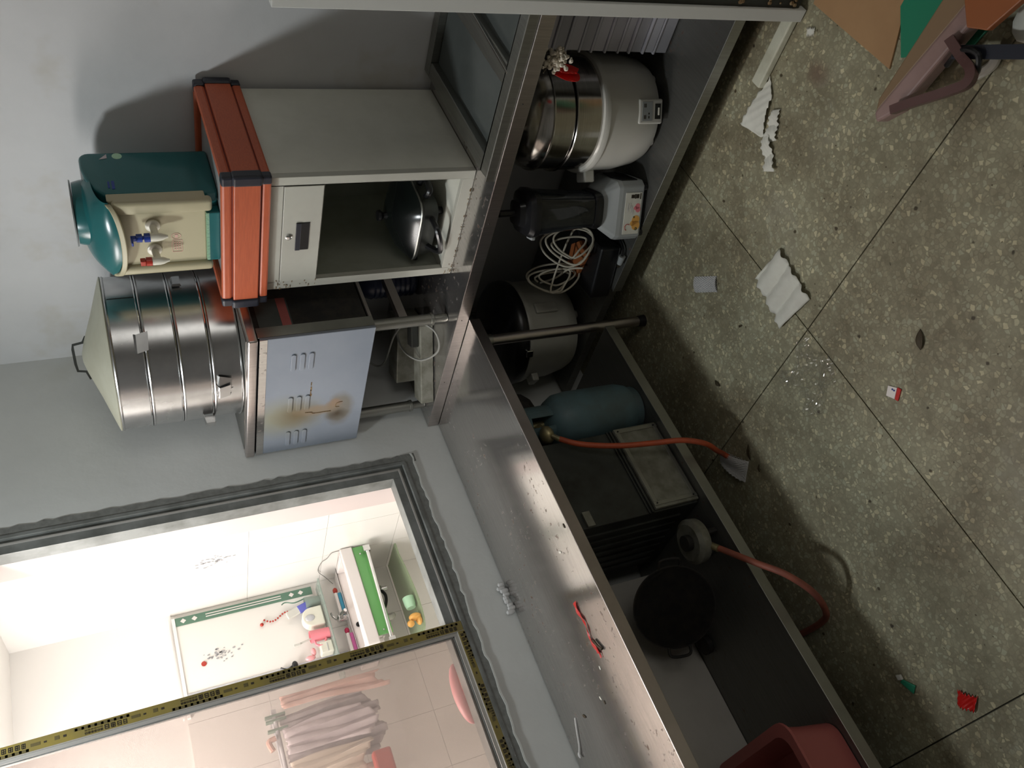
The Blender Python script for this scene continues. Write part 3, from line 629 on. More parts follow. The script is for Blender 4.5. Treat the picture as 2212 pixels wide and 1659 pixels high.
# ---- hanging laundry and rack seen through the dusty pane
rk = thing('drying_rack', (-1.40, 1.12, 1.44), 'grey wall drying rack with small clips behind the dusty pane', 'rack')
finish(B().cyl((-1.175, 1.10, 1.505), (-1.75, 1.10, 1.505), .009, n=12).cyl((-1.175, 1.20, 1.505), (-1.75, 1.20, 1.505), .007, n=12).box((-1.19, 1.09, 1.495), (-1.17, 1.258, 1.515)), 'rail', 'mottled', rk, smooth=True)
cb_ = B()
for x in (-1.20, -1.22, -1.26): cb_.box((x, 1.085, 1.46), (x+.008, 1.115, 1.545))
finish(cb_, 'clip', 'dkgreen', rk); finish(B().tube([(-1.29, 1.09, 1.52), (-1.30, 1.09, 1.55), (-1.34, 1.09, 1.54)], .012, 8), 'cloth_tag', 'towel_pink', rk, smooth=True)
def cloth(x0, x1, zt, zb, y, folds, amp, m_, label, slant=0.0, hem=0.03, wob=0):
    b = B(); n = int(folds*10)
    def fn(u, v):
        a = u*folds*2*PI; k = .35 + .65*v
        x = x0 + (x1-x0)*(0.5 + (u-.5)*(.72 + .28*v)) + slant*v + .006*math.sin(a*2+v*4)
        yy = y + amp*k*math.sin(a + .8*math.sin(v*3 + wob)) + .012*math.sin(v*5+u*4+wob)
        z = zt + (zb - zt)*v + hem*v*math.sin(u*5+wob) + .004*math.sin(a*1.5)
        return Vector((x, yy, z))
    b.grid(fn, n, 26); return tag(finish(b, 'hanging_cloth', m_, smooth=True, thick=.003), label, 'cloth')
cloth(-1.13, -1.205, 1.47, 1.03, 1.05, 2, .012, 'towel_pink', 'salmon cloth strip hanging rightmost behind the dusty pane', slant=-.01)
cloth(-1.19, -1.31, 1.485, 1.09, 1.10, 3, .014, 'towel_grey', 'grey striped towel hanging next to the salmon strip', wob=1)
cloth(-1.255, -1.40, 1.485, 1.12, 1.06, 3, .016, 'towel_lilac', 'pale lilac towel with a band hanging in the middle of the rack', wob=2.1)
cloth(-1.33, -1.47, 1.485, 1.08, 1.12, 3, .016, 'towel_grey', 'dark grey crumpled towel hanging behind the pale lilac one', wob=3.3)
cloth(-1.40, -1.53, 1.485, 1.17, 1.07, 3, .016, 'towel_cream', 'cream cloth hanging left of the lilac towel', wob=4.1)
cloth(-1.49, -1.64, 1.485, 1.13, 1.12, 3, .014, 'towel_pink', 'reddish cloth hanging at the far left of the rack', wob=5)
t = thing('basin', (-1.52, 1.10, 1.09), 'red plastic dustpan hung low left behind the dusty pane', 'dustpan')
finish(B().box((-1.60, .99, 1.09), (-1.49, 1.045, 1.17)), 'body', 'redp', t, bevel=.01)
t = thing('soap_dish', (-1.63, .13, .975), 'pink oval soap box with a dark slot on the inner sill', 'soap dish')
finish(B().sphere((-1.635, .115, .998), (.108, .03, .036), 24), 'shell', 'soappink', t, smooth=True)
finish(B().sphere((-1.625, .086, 1.000), (.058, .006, .007), 16), 'slot', 'redp', t, smooth=True)
finish(B().box((-1.72, .10, .975), (-1.66, .15, .99)), 'foot', 'ceramic', t, bevel=.004)

# ============================================================ RIGHT COUNTER
rc = thing('steel_counter', (-0.30, -1.2, 0), 'stainless steel worktable along the right wall carrying the white cabinet', 'counter')
finish(B().box((-0.600, -2.6, 0.770), (-0.003, -0.003, 0.800)), 'worktop', 'steel', rc, bevel=.0015)
finish(B().box((-0.6035, -2.6, 0.756), (-0.5985, -0.003, 0.8008)), 'front_lip', 'steel_lip', rc, bevel=.0016)
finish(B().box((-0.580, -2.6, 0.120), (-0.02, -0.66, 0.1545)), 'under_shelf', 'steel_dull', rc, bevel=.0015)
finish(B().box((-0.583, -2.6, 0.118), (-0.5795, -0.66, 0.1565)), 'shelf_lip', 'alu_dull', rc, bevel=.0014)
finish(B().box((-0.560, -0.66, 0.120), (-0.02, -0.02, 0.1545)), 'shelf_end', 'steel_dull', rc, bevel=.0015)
for x, y in ((-0.045, -0.045), (-0.045, -2.5), (-0.545, -2.5)):
    finish(B().cyl((x, y, 0.0), (x, y, .77), .019, n=16), 'leg', 'steel_lip', rc, smooth=True)
rv = B()
for y, z in ((-1.06, .783), (-0.62, .783), (-0.75, .770), (-0.28, .783), (-1.49, .783)): rv.sphere((-0.6037, y, z), .0022, 8)
finish(rv, 'rivet_hole', 'black', rc, smooth=True)

# ============================================================ LEFT COUNTER
lc = thing('steel_counter', (-1.9, -0.3, 0), 'stainless steel worktable under the window with rust spots on top', 'counter')
finish(B().box((-4.2, -0.620, 0.725), (-0.605, -0.004, 0.755)), 'worktop', 'steel', lc, bevel=.0015)
finish(B().box((-4.2, -0.6235, 0.715), (-0.605, -0.6185, 0.7558)), 'front_lip', 'steel_lip', lc, bevel=.0016)
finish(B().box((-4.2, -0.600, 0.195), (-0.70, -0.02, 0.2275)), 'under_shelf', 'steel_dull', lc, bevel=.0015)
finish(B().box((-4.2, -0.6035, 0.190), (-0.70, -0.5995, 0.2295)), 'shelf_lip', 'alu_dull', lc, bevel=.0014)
lg = finish(B().cyl((-0.646, -0.543, 0.02), (-0.646, -0.543, .725), .0195, n=18), 'leg', 'steel_lip', lc, smooth=True)
finish(B().cyl((-0.646, -0.543, 0.0), (-0.646, -0.543, .03), .024, .021, n=18), 'foot_cap', 'black', lg, smooth=True)
finish(B().cyl((-0.646, -0.543, 0.665), (-0.646, -0.543, .700), .0225, n=18), 'leg_collar', 'alu_dull', lg, smooth=True)
finish(B().cyl((-4.1, -0.543, 0.0), (-4.1, -0.543, .725), .0195, n=16), 'leg', 'steel_lip', lc, smooth=True)

# backing board behind the left shelf
tag(finish(B().box((-2.9, -0.125, 0.2285), (-1.50, -0.108, 0.70)), 'backing_board', 'board', bevel=.002), 'pale flat board standing behind the left under-shelf', 'board')

# ============================================================ WHITE CABINET with drawer
cx0, cx1, cy0, cy1, cz0, cz1 = -0.472, -0.022, -1.168, -0.728, 0.8015, 1.440
cab = thing('cabinet', ((cx0+cx1)/2, (cy0+cy1)/2, cz0), 'white enamel metal cabinet with a drawer and open compartment', 'cabinet')
T = .018
b = B().box((cx0+.0202, cy0, cz0), (cx1, cy0+.004, cz1)).box((cx0+.0202, cy1-.004, cz0), (cx1, cy1, cz1)).box((cx1-.004, cy0+.0041, cz0), (cx1, cy1-.0041, cz1-.0101)).box((cx0+.0202, cy0+.0041, cz1-.01), (cx1, cy1-.0041, cz1))
finish(b, 'body', 'cab', cab, bevel=.001)
b = B().box((cx0, cy0, cz0), (cx0+.02, cy0+.03, cz1)).box((cx0, cy1-.03, cz0), (cx0+.02, cy1, cz1)).box((cx0, cy0+.03, cz0), (cx0+.02, cy1-.03, cz0+.038)).box((cx0, cy0+.03, cz1-.04), (cx0+.02, cy1-.03, cz1))
finish(b, 'front_frame', 'white', cab, bevel=.0015)
b = B().box((cx0+.02, cy0+.0045, cz0+.02), (cx1-.0045, cy1-.0045, cz0+.034))
finish(b, 'bottom_shelf', 'cab', cab)
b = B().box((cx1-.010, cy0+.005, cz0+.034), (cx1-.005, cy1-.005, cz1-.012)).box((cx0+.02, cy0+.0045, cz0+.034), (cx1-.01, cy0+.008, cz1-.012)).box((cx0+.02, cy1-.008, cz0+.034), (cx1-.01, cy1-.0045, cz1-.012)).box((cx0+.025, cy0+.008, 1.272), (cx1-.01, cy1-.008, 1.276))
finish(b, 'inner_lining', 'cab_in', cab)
dr = finish(B().box((cx0-.002, cy0+.032, 1.282), (cx0+.018, cy1-.032, 1.3985)), 'drawer', 'white', cab, bevel=.0015)
finish(B().box((cx0-.0045, -1.000, 1.316), (cx0-.0015, -0.893, 1.358)), 'handle', 'black', dr, bevel=.001)
finish(B().box((cx0-.0065, -1.000, 1.343), (cx0-.0046, -0.893, 1.358)), 'handle_lip', 'navy', dr, bevel=.0006)
finish(B().lathe(None, [(.001, 0), (.0095, 0), (.0095, .004), (.007, .0055), (.001, .0055)], 18, Matrix.Translation((cx0-.002, -0.947, 1.379)) @ Matrix.Rotation(-PI/2, 4, 'Y')), 'lock', 'chrome', dr, smooth=True)
rs = B()
for k in range(30):
    y = cy1 - random.uniform(0, .045)*random.random(); z = random.choice([cz1-.03-random.random()*.03, random.uniform(1.28, 1.41), cz0+random.random()*.03])
    rs.box((cx0-.0028, y-random.uniform(.002, .012), z), (cx0-.0005, y, z+random.uniform(.0006, .002)))
for k in range(40):
    y = random.uniform(cy0+.02, cy1-.01); rs.box((cx0-.0006, y, cz0+.001), (cx0-.0001, y+random.uniform(.001, .006), cz0+random.uniform(.002, .006)))
stuff(finish(rs, 'rust_streak', 'rust', cab))
# glass-lidded pan in the open compartment
px, py, pz = -0.315, -0.875, cz0+.035
pan = thing('electric_pan', (px, py, pz), 'black electric pan with a clear glass lid inside the cabinet', 'pan')
def rr(r, z, k=8):    # rounded octagonal ring outline
    o = []
    for i in range(48):
        a = 2*PI*i/48; q = r/(abs(math.cos(a))**5 + abs(math.sin(a))**5)**.2*0.95; o.append((px+q*math.cos(a), py+q*math.sin(a), z))
    return o
def loft(rings, cap0=True, cap1=True):
    b = B(); n = len(rings[0])
    for r_ in rings: b.v += [Vector(p) for p in r_]
    for i in range(len(rings)-1):
        for k in range(n): k2 = (k+1) % n; b.f.append([i*n+k, i*n+k2, (i+1)*n+k2, (i+1)*n+k])
    if cap0: b.f.append(list(range(n))[::-1])
    if cap1: b.f.append([(len(rings)-1)*n+k for k in range(n)])
    return b
finish(loft([rr(.08, pz+.022), rr(.115, pz+.035), rr(.128, pz+.085), rr(.134, pz+.09), rr(.134, pz+.097)]), 'pan_body', 'dark', pan, smooth=True)
finish(loft([rr(.13, pz+.0975), rr(.133, pz+.101), rr(.125, pz+.112), rr(.09, pz+.148), rr(.045, pz+.170), rr(.012, pz+.175)]), 'glass_lid', 'lidglass', pan, smooth=True)
finish(loft([rr(.1345, pz+.0972), rr(.136, pz+.1), rr(.1335, pz+.103), rr(.131, pz+.1015)], False, False), 'lid_rim', 'alu_dull', pan, smooth=True)
finish(B().lathe((px, py, pz), [(.001, .174), (.014, .174), (.010, .185), (.020, .196), (.018, .205), (.001, .206)], 20), 'lid_knob', 'black', pan, smooth=True)
for sy in (-1, 1):
    finish(B().tube([(px-.07, py+sy*.128, pz+.075), (px-.075, py+sy*.160, pz+.07), (px-.02, py+sy*.168, pz+.07), (px-.0, py+sy*.128, pz+.075)], .011, 8), 'side_handle', 'black', pan, smooth=True)
finish(B().tube([(px-.105, py-.07, pz+.06), (px-.165, py-.06, pz+.055), (px-.165, py+.03, pz+.03), (px-.105, py+.05, pz+.06)], .010, 8), 'front_handle', 'black', pan, smooth=True)
for a in range(4):
    q = PI/4 + a*PI/2; finish(B().cyl((px+.075*math.cos(q), py+.075*math.sin(q), pz), (px+.075*math.cos(q), py+.075*math.sin(q), pz+.03), .012, .016, n=12), 'foot', 'black', pan, smooth=True)

# ============================================================ ORANGE FRAME (heater box) on the cabinet
fx0, fx1, fy0, fy1, fz0, fz1 = -0.503, -0.012, -1.196, -0.698, 1.4405, 1.5785
of = thing('heater_frame', ((fx0+fx1)/2, (fy0+fy1)/2, fz0), 'orange square frame box with black corner caps on the cabinet', 'frame')
def rail(p0, p1, inward):
    p0 = Vector(p0); p1 = Vector(p1); n = Vector(inward).normalized()
    def bar(z0, z1, o0, o1, mtl, bev, nm, trim=0.0):
        d = (p1-p0).normalized(); a = p0 + d*trim; c = p1 - d*trim
        ps = [a + n*o0, c + n*o0, c + n*o1, a + n*o1]; ps = [Vector((p.x, p.y, z0)) for p in ps]
        return finish(B().prism(ps, (0, 0, z1-z0)), nm, mtl, of, bevel=bev)
    bar(fz0+.030, fz1-.032, .000, .020, 'orange', .004, 'side_board', .006)
    bar(fz1-.030, fz1, .006, .030, 'orange', .008, 'top_bar', .004)
    bar(fz0, fz0+.026, .006, .028, 'orange', .006, 'bottom_bar', .004)
    bar(fz0+.01, fz1-.01, .010, .018, 'orange_gap', 0, 'groove', .01)
rail((fx0, fy0, 0), (fx0, fy1, 0), (1, 0, 0)); rail((fx1, fy0, 0), (fx1, fy1, 0), (-1, 0, 0))
rail((fx0, fy0, 0), (fx1, fy0, 0), (0, 1, 0)); rail((fx0, fy1, 0), (fx1, fy1, 0), (0, -1, 0))
for X, Y, sx, sy in ((fx0, fy0, 1, 1), (fx0, fy1, 1, -1), (fx1, fy0, -1, 1), (fx1, fy1, -1, -1)):
    o_ = .006 if sx > 0 else .002; q = .030
    b = B().box((min(X-sx*o_, X+sx*q), min(Y-sy*.006, Y+sy*q), fz0+.026), (max(X-sx*o_, X+sx*q), max(Y-sy*.006, Y+sy*q), fz1-.028))
    finish(b, 'corner_cap', 'navy', of, bevel=.008, seg=3)
    b = B().box((min(X+sx*.002, X+sx*.03), min(Y+sy*.001, Y+sy*.03), fz0-.0), (max(X+sx*.002, X+sx*.03), max(Y+sy*.001, Y+sy*.03), fz0+.030))
    finish(b, 'corner_cap', 'navy', of, bevel=.006, seg=3)
    b = B().box((min(X+sx*.001, X+sx*.033), min(Y+sy*.0, Y+sy*.033), fz1-.034), (max(X+sx*.001, X+sx*.033), max(Y+sy*.0, Y+sy*.033), fz1+.001))
    finish(b, 'corner_cap', 'navy', of, bevel=.007, seg=3)
finish(B().box((fx0+.026, fy0+.026, 1.548), (fx1-.026, fy1-.026, 1.560)), 'top_panel', 'greyp', of)

# ============================================================ WATER DISPENSER on the frame
dx0, dx1, dy0, dy1, dz0, dz1 = -0.362, -0.128, -1.020, -0.742, 1.5605, 1.925
wd = thing('water_dispenser', ((dx0+dx1)/2, (dy0+dy1)/2, dz0), 'teal and cream tabletop water dispenser with two taps', 'dispenser')
sp_ = [(dx1, dz0), (dx1, 1.895)] + [(dx1-.028+.028*math.cos(a), 1.895+.028*math.sin(a)) for a in (.4, .8, 1.2, 1.57)] + [(-.20, 1.922), (-.25, 1.913), (-.30, 1.893), (dx0+.030, 1.866), (dx0+.030, dz0)]
finish(B().prism([(x, dy0, z) for x, z in sp_], (0, dy1-dy0, 0)), 'shell', 'teal', wd, bevel=.010, seg=3, smooth=True)
# cream front with raised side columns and curved top
b = B(); n = 20; ptsf = []
for k in range(n+1):
    u = k/n; ptsf.append((dy0 + (dy1-dy0)*u, 1.868 - .034*math.sin(PI*u)))
poly = [(dx0+.004, y, z) for y, z in ptsf] + [(dx0+.004, dy1, 1.60), (dx0+.004, dy0, 1.60)]
finish(B().prism(poly, (.034, 0, 0)), 'cream_front', 'cream', wd, bevel=.004)
for a, c in ((dy0, dy0+.045), (dy1-.032, dy1)):
    finish(B().box((dx0-.012, a, dz0+.022), (dx0+.02, c, 1.858)), 'front_column', 'cream', wd, bevel=.012, seg=4, smooth=True)
# arched band under the hood
b = B(); cy_ = (dy0+dy1)/2
def arch(u, v):
    a = PI*u; y = cy_ - .130*math.cos(a); z = 1.866 - .030*math.sin(a) + (v-.5)*.014
    x = dx0 + .002 - .040*math.sin(a)*(1-v*.1) - .006
    return Vector((x, y, z))
b.grid(arch, 24, 6); finish(b, 'arch_band', 'cream', wd, smooth=True, thick=.012)
# teal hood that bulges over the front
b = B()
def hood(u, v):
    t = 2*u - 1; q = max(0.0, 1 - t*t); q4 = 1 - t**4
    y = cy_ + .1385*t
    xf = dx0 - .004 - .036*q; zf = 1.864 - .027*q
    xt = dx0 + .125; zt = 1.902 + .040*q4
    if v < .12: return Vector((dx0 + .02 + (xf - dx0 - .02)*v/.12, y, zf + .001))
    ph = (v - .12)/.88*PI/2
    return Vector((xt - (xt - xf)*math.cos(ph)**.9, y, zf + (zt - zf)*math.sin(ph)**.9))
b.grid(hood, 36, 22)
finish(b, 'hood', 'teal', wd, smooth=True)
finish(B().lathe(((-0.248), cy_-.012, 0), [(.100, 1.90), (.096, 1.93), (.090, 1.952), (.001, 1.954)], 40), 'collar', 'teal', wd, smooth=True)
finish(B().lathe(((-0.248), cy_-.012, 0), [(.001, 1.9545), (.096, 1.9545), (.098, 1.958), (.001, 1.960)], 40), 'cover_plate', 'greyp', wd, smooth=True)
b = B().box((dx0-.006, dy0+.052, dz0), (dx0+.03, dy1-.036, 1.600)); finish(b, 'drip_tray', 'teal', wd, bevel=.004)
rb = B()
for k in range(40):
    y = dy0 + .054 + k*.00465; rb.box((dx0-.0068, y, 1.592), (dx0+.004, y+.0022, 1.601))
finish(rb, 'tray_rib', 'mint', wd)
def tap(y, c, lever):
    tp = finish(B().lathe(None, [(.001, 0), (.021, 0), (.021, .006), (.016, .009), (.001, .009)], 24, Matrix.Translation((dx0+.004, y, 1.752)) @ Matrix.Rotation(-PI/2, 4, 'Y')), 'tap', 'offwhite', wd, smooth=True)
    finish(B().cyl((dx0-.002, y, 1.752), (dx0-.048, y, 1.748), .0105, n=16), 'spout', 'offwhite', tp, smooth=True)
    finish(B().lathe((dx0-.050, y, 0), [(.0045, 1.716), (.006, 1.722), (.0105, 1.732), (.0125, 1.745), (.0125, 1.765), (.001, 1.766)], 20), 'nozzle', 'offwhite', tp, smooth=True)
    finish(B().lathe((dx0-.050, y, 0), [(.001, 1.7655), (.0135, 1.7655), (.0135, 1.781), (.006, 1.782), (.006, 1.786), (.0125, 1.787), (.012, 1.803), (.001, 1.804)] if lever else
           [(.001, 1.7655), (.0135, 1.7655), (.0135, 1.782), (.001, 1.783)], 20), 'cap', c, tp, smooth=True)
    if lever: finish(B().box((dx0-.058, y-.006, 1.803), (dx0-.044, y+.006, 1.818)).box((dx0-.078, y-.006, 1.812), (dx0-.05, y+.007, 1.818)), 'lever', c, tp, bevel=.002)
    else: finish(B().box((dx0-.060, y-.009, 1.783), (dx0-.042, y+.009, 1.798)), 'lever', c, tp, bevel=.002)
tap(-0.925, 'blue', True); tap(-0.832, 'redp', False)
# printed marks
st = B(); yy, zz = -0.862, 1.692
for k in range(20):
    a0 = 2*PI*k/20; a1 = 2*PI*(k+1)/20
    st.prism([(dx0+.0036, -0.878+.012*math.cos(a0), 1.688+.014*math.sin(a0)), (dx0+.0036, -0.878+.012*math.cos(a1), 1.688+.014*math.sin(a1)), (dx0+.0036, -0.878+.0105*math.cos(a1), 1.688+.0125*math.sin(a1)), (dx0+.0036, -0.878+.0105*math.cos(a0), 1.688+.0125*math.sin(a0))], (-.0008, 0, 0))
st.box((dx0+.0028, -0.884, 1.683), (dx0+.0036, -0.872, 1.692))
oc = [(-.862, 1.672), (-.862, 1.698), (-.842, 1.702), (-.816, 1.700), (-.816, 1.672)]
for i in range(5):
    p, q = oc[i], oc[(i+1) % 5]; d = Vector((0, q[0]-p[0], q[1]-p[1])).normalized(); nn = Vector((0, -d.z, d.y))*.0008
    st.prism([Vector((dx0+.0036, *p))-nn, Vector((dx0+.0036, *q))-nn, Vector((dx0+.0036, *q))+nn, Vector((dx0+.0036, *p))+nn], (-.0008, 0, 0))
for r_ in range(3):
    for c_ in range(4): st.box((dx0+.0028, -.856+c_*.009, 1.677+r_*.007), (dx0+.0036, -.850+c_*.009, 1.681+r_*.007))
finish(st, 'warning_print', 'towel_pink', wd)
finish(B().prism([(-0.165, dy0-.0004, 1.868), (-0.140, dy0-.0004, 1.846), (-0.160, dy0-.0004, 1.846)], (0, -.0008, 0)), 'triangle_sticker', 'towel_lilac', wd)
finish(B().lathe(None, [(.001, 0), (.014, 0), (.014, .0008), (.001, .0008)], 20, Matrix.Translation((-0.150, dy0+.0004, 1.818)) @ Matrix.Rotation(PI/2, 4, 'X')), 'round_sticker', 'mint', wd)
finish(B().box((-0.305, dy0-.0012, 1.838), (-0.268, dy0+.0002, 1.846)).box((-0.30, dy0-.0012, 1.851), (-0.27, dy0+.0002, 1.856)), 'blue_print', 'blue', wd)

# ============================================================ STEEL STEAM CABINET on legs and four-tier steamer
bx0, bx1, by0, by1, bz0, bz1 = -0.605, -0.035, -0.638, -0.012, 1.100, 1.522
sc = thing('gas_steam_cabinet', ((bx0+bx1)/2, (by0+by1)/2, .8015), 'steel stove box with blue filmed louvred front on four legs', 'stove')
finish(B().box((bx0-.006, by0-.004, 1.490), (bx1, by1+.004, 1.522)), 'top_rim', 'steel_lip', sc, bevel=.006, seg=3, smooth=True)
finish(B().box((bx0+.02, by0+.02, 1.522), (bx1-.02, by1-.02, 1.524)), 'top_sheet', 'steel_dull', sc)
fp = finish(B().box((bx0, by0, bz0), (bx0+.012, by1, 1.484)), 'front_panel', 'film', sc, bevel=.002)
finish(B().box((bx0-.0012, by0+.001, 1.460), (bx0+.002, by1-.001, 1.4845)), 'bare_steel_strip', 'steel', fp)
for y in (-0.51, -0.285, -0.085):
    for z in (1.372, 1.342, 1.312):
        p = []; lv = B()
        for k in range(9): a = PI*k/8; p.append((bx0-.0005, y+.034+.008*math.sin(a), z+.008*math.cos(a)))
        for k in range(9): a = PI*k/8; p.append((bx0-.0005, y-.034-.008*math.sin(a), z-.008*math.cos(a)))
        lv.prism(p, (-.004, 0, 0)); finish(lv, 'louvre', 'film', fp, bevel=.0012)
cr = B()
cr.tube([(bx0-.001, -0.225, 1.315), (bx0-.001, -0.222, 1.29), (bx0-.001, -0.215, 1.285), (bx0-.001, -0.214, 1.22)], .0016, 5)
cr.tube([(bx0-.001, -0.26, 1.18), (bx0-.001, -0.255, 1.20), (bx0-.001, -0.235, 1.205), (bx0-.001, -0.232, 1.19)], .0012, 5)
for k in range(9): cr.box((bx0-.0006, -0.40+random.uniform(-.012, .03)+k*.008, 1.300+random.uniform(-.003, .003)), (bx0+.001, -0.398+k*.008+.004, 1.304))
finish(cr, 'scorch_crack', 'rust', fp)
# open right side: edge flange, dark inside, sticker
finish(B().box((bx0+.012, by0, bz0), (bx0+.055, by0+.003, 1.488)), 'side_flange', 'alu_dull', sc)
finish(B().box((bx0+.055, by0+.022, bz0+.01), (bx1, by0+.026, 1.488)).box((bx0+.014, by1-.005, bz0+.005), (bx1, by1-.001, 1.488)).box((bx1-.004, by0+.03, bz0), (bx1, by1-.006, 1.488)).box((bx0+.014, by0+.028, bz0), (bx1-.005, by1-.006, bz0+.004)), 'inner_casing', 'black_matt', sc)
sk_ = finish(B().box((bx0+.06, by0+.0205, 1.36), (bx0+.20, by0+.0218, 1.47)), 'label_plate', 'panel_grey', sc)
finish(B().box((bx0+.06, by0+.0195, 1.365), (bx0+.20, by0+.0204, 1.395)), 'red_stripe', 'pink', sk_)
for (x, y) in ((-.525, -.560), (-.525, -.058), (-.09, -.560), (-.09, -.058)):
    l_ = finish(B().cyl((x, y, .86), (x, y, bz0), .0205, n=20), 'leg', 'alu_dull', sc, smooth=True)
    finish(B().lathe((x, y, 0), [(.001, .8015), (.014, .8015), (.017, .812), (.0145, .85), (.0235, .856), (.0235, .866), (.0205, .867)], 20), 'foot', 'alu_dull', l_, smooth=True)
for (z, nm) in ((1.075, 'cross_bar'), (.95, 'cross_bar')):
    finish(B().box((-.52, -.575, z), (-.09, -.545, z+.03)), nm, 'steel_lip', sc)

scx, scy = -0.325, -0.345
sm_r = .260
def steamer_tier(z0, z1, k):
    t = thing('steamer_tier', (scx, scy, z0), ['bottom tier of the steamer stack with two torn tabs, on the stove box', 'second tier of the steamer stack from the bottom, small tab at left', 'third tier of the steamer stack from the bottom, above the small left tab', 'top tier of the steamer stack right under the conical lid'][k], 'steamer', 'steamer tiers stacked on the stove box')
    finish(B().lathe((scx, scy, 0), [(.250, z0+.0005), (sm_r, z0+.001), (sm_r, z1-.008), (sm_r+.0025, z1-.007), (sm_r+.004, z1-.0035), (sm_r+.0025, z1), (.252, z1), (.252, z1-.004), (.252, z0+.004)], 96), 'ring_wall', 'alu', t, smooth=True)
    finish(B().tube([(scx + (sm_r+.001)*math.cos(a), scy + (sm_r+.001)*math.sin(a), z0+.004) for a in [2*PI*i/72 for i in range(72)]], .003, 6, 1, True), 'rolled_edge', 'chrome', t, smooth=True)
    return t
def tab(t, ang, z, w_, h_, out, tilt=0):
    a = math.radians(ang); c = Vector((scx + (sm_r+.002)*math.cos(a), scy + (sm_r+.002)*math.sin(a), z)); n = Vector((math.cos(a), math.sin(a), 0)); tg = Vector((-math.sin(a), math.cos(a), 0)); up = Vector((0, 0, 1))
    b = B()
    P = [c - tg*w_/2 + n*.001, c + tg*w_/2 + n*.001, c + tg*w_/2*.9 + n*out - up*h_*.15, c - tg*w_/2*1.05 + n*out*1.1 - up*h_*.1]
    Q = [p - up*h_ + tg*tilt for p in P[:2]] + [P[2] - up*h_*.8 + tg*tilt, P[3] - up*h_*.75 + tg*tilt]
    b.add(P + Q, [(0, 1, 2, 3), (3, 2, 6, 7), (0, 3, 7, 4)])
    finish(b, 'folded_tab', 'alu', t, thick=.001)
z0 = 1.5250
tiers = []
for k in range(4):
    tiers.append(steamer_tier(z0 + k*.0975, z0 + (k+1)*.0975 - .0005, k))
tab(tiers[2], 233, z0+.345-.025, .062, .045, .012, .008); tab(tiers[0], 190, z0+.088, .045, .045, .014, .01)
tab(tiers[0], 199, z0+.086, .04, .05, .006, -.012); tab(tiers[1], 160, z0+.135, .03, .04, .035, 0); tab(tiers[1], 282, z0+.18, .05, .03, .01)
finish(B().box((scx-.001, scy-sm_r-.0012, z0+.30), (scx+.001, scy-sm_r+.001, z0+.38)), 'seam', 'dark', tiers[3])
zt = z0 + 4*.0975
lid = thing('steamer_lid', (scx, scy, zt), 'conical yellowish metal steamer lid with a strap handle', 'lid')
finish(B().lathe((scx, scy, 0), [(sm_r+.001, zt), (sm_r+.004, zt+.004), (sm_r-.004, zt+.008), (.14, zt+.046), (.05, zt+.079), (.016, zt+.088), (.001, zt+.089)], 80), 'cone', 'cone', lid, smooth=True)
hb = B(); hd = Vector((.75, -.66, 0)).normalized()
hp = [Vector((scx, scy, zt)) + hd*q + Vector((0, 0, z)) for q, z in ((-.075, .072), (-.048, .083), (-.043, .108), (-.02, .112), (.03, .114), (.045, .112), (.05, .082), (.07, .07))]
hb.tube(hp, .0042, 4, 1, square=True)
finish(hb, 'strap_handle', 'dark', lid)

# ---- things stored under the stove box
t = thing('water_bottle', (-0.18, -0.440, .8015), 'dark blue ribbed water bottle behind the stove box leg', 'bottle')
pr = [(.001, .8015), (.062, .8015), (.072, .812)]
for k in range(9): pr += [(.074, .82+k*.02), (.070, .83+k*.02)]
pr += [(.06, 1.02), (.02, 1.055), (.02, 1.075), (.001, 1.076)]
finish(B().lathe((-0.18, -0.440, 0), pr, 32), 'bottle_body', 'bottle_blue', t, smooth=True)
hs = thing('twin_hotplate', (-0.42, -0.30, .8015), 'worn grey metal slab stove with a grey cord under the stove box', 'hotplate')
R1 = rot((-.45, -.28, .83), 30)
finish(B().box((-.52, -.42, .803), (-.44, -.10, .855), R1), 'front_slab', 'plate', hs, bevel=.004)
finish(B().box((-.505, -.425, .8555), (-.455, -.33, .885), R1), 'switch_block', 'dark', hs, bevel=.004)
finish(B().box((-.40, -.36, .803), (-.30, -.08, .90), rot((-.35, -.2, .83), 22)), 'back_slab', 'plate', hs, bevel=.004)
finish(B().tube([(-.33, -.33, .905), (-.43, -.30, .90), (-.52, -.33, .862), (-.56, -.42, .82), (-.53, -.50, .84), (-.45, -.48, .90), (-.40, -.36, .93), (-.36, -.16, .93), (-.33, -.10, .95), (-.30, -.13, .99), (-.31, -.2, 1.0)], .004, 7, 8), 'cord', 'cable_grey', hs, smooth=True)

# ============================================================ RIMMED TRAY FRAME lying on the right counter
tf = thing('tray_frame', (-0.30, -1.55, .801), 'stainless steel rimmed frame with grey recessed panels right of the cabinet', 'frame')
zz0, zz1 = .8015, .832
finish(B().box((-.597, -2.45, zz0), (-.550, -1.232, zz1)).box((-.05, -2.45, zz0), (-.004, -1.232, zz1)).box((-.55, -1.285, zz0), (-.05, -1.232, zz1)).box((-.55, -2.45, zz0), (-.05, -2.40, zz1)), 'rim', 'alu_dull', tf, bevel=.003)
finish(B().box((-.55, -1.575, zz0), (-.05, -1.51, .826)), 'cross_bar', 'alu_dull', tf, bevel=.003)
finish(B().box((-.56, -1.5785, .8262), (-.045, -1.5715, .834), rot((-.3, -1.575, .83), -3.5)), 'wire_edge', 'steel_pot', tf, bevel=.001)
finish(B().box((-.55, -1.51, .802), (-.05, -1.285, .806)), 'recessed_panel', 'panel_grey', tf); finish(B().box((-.55, -2.40, .802), (-.05, -1.575, .806)), 'recessed_panel', 'panel_grey', tf)
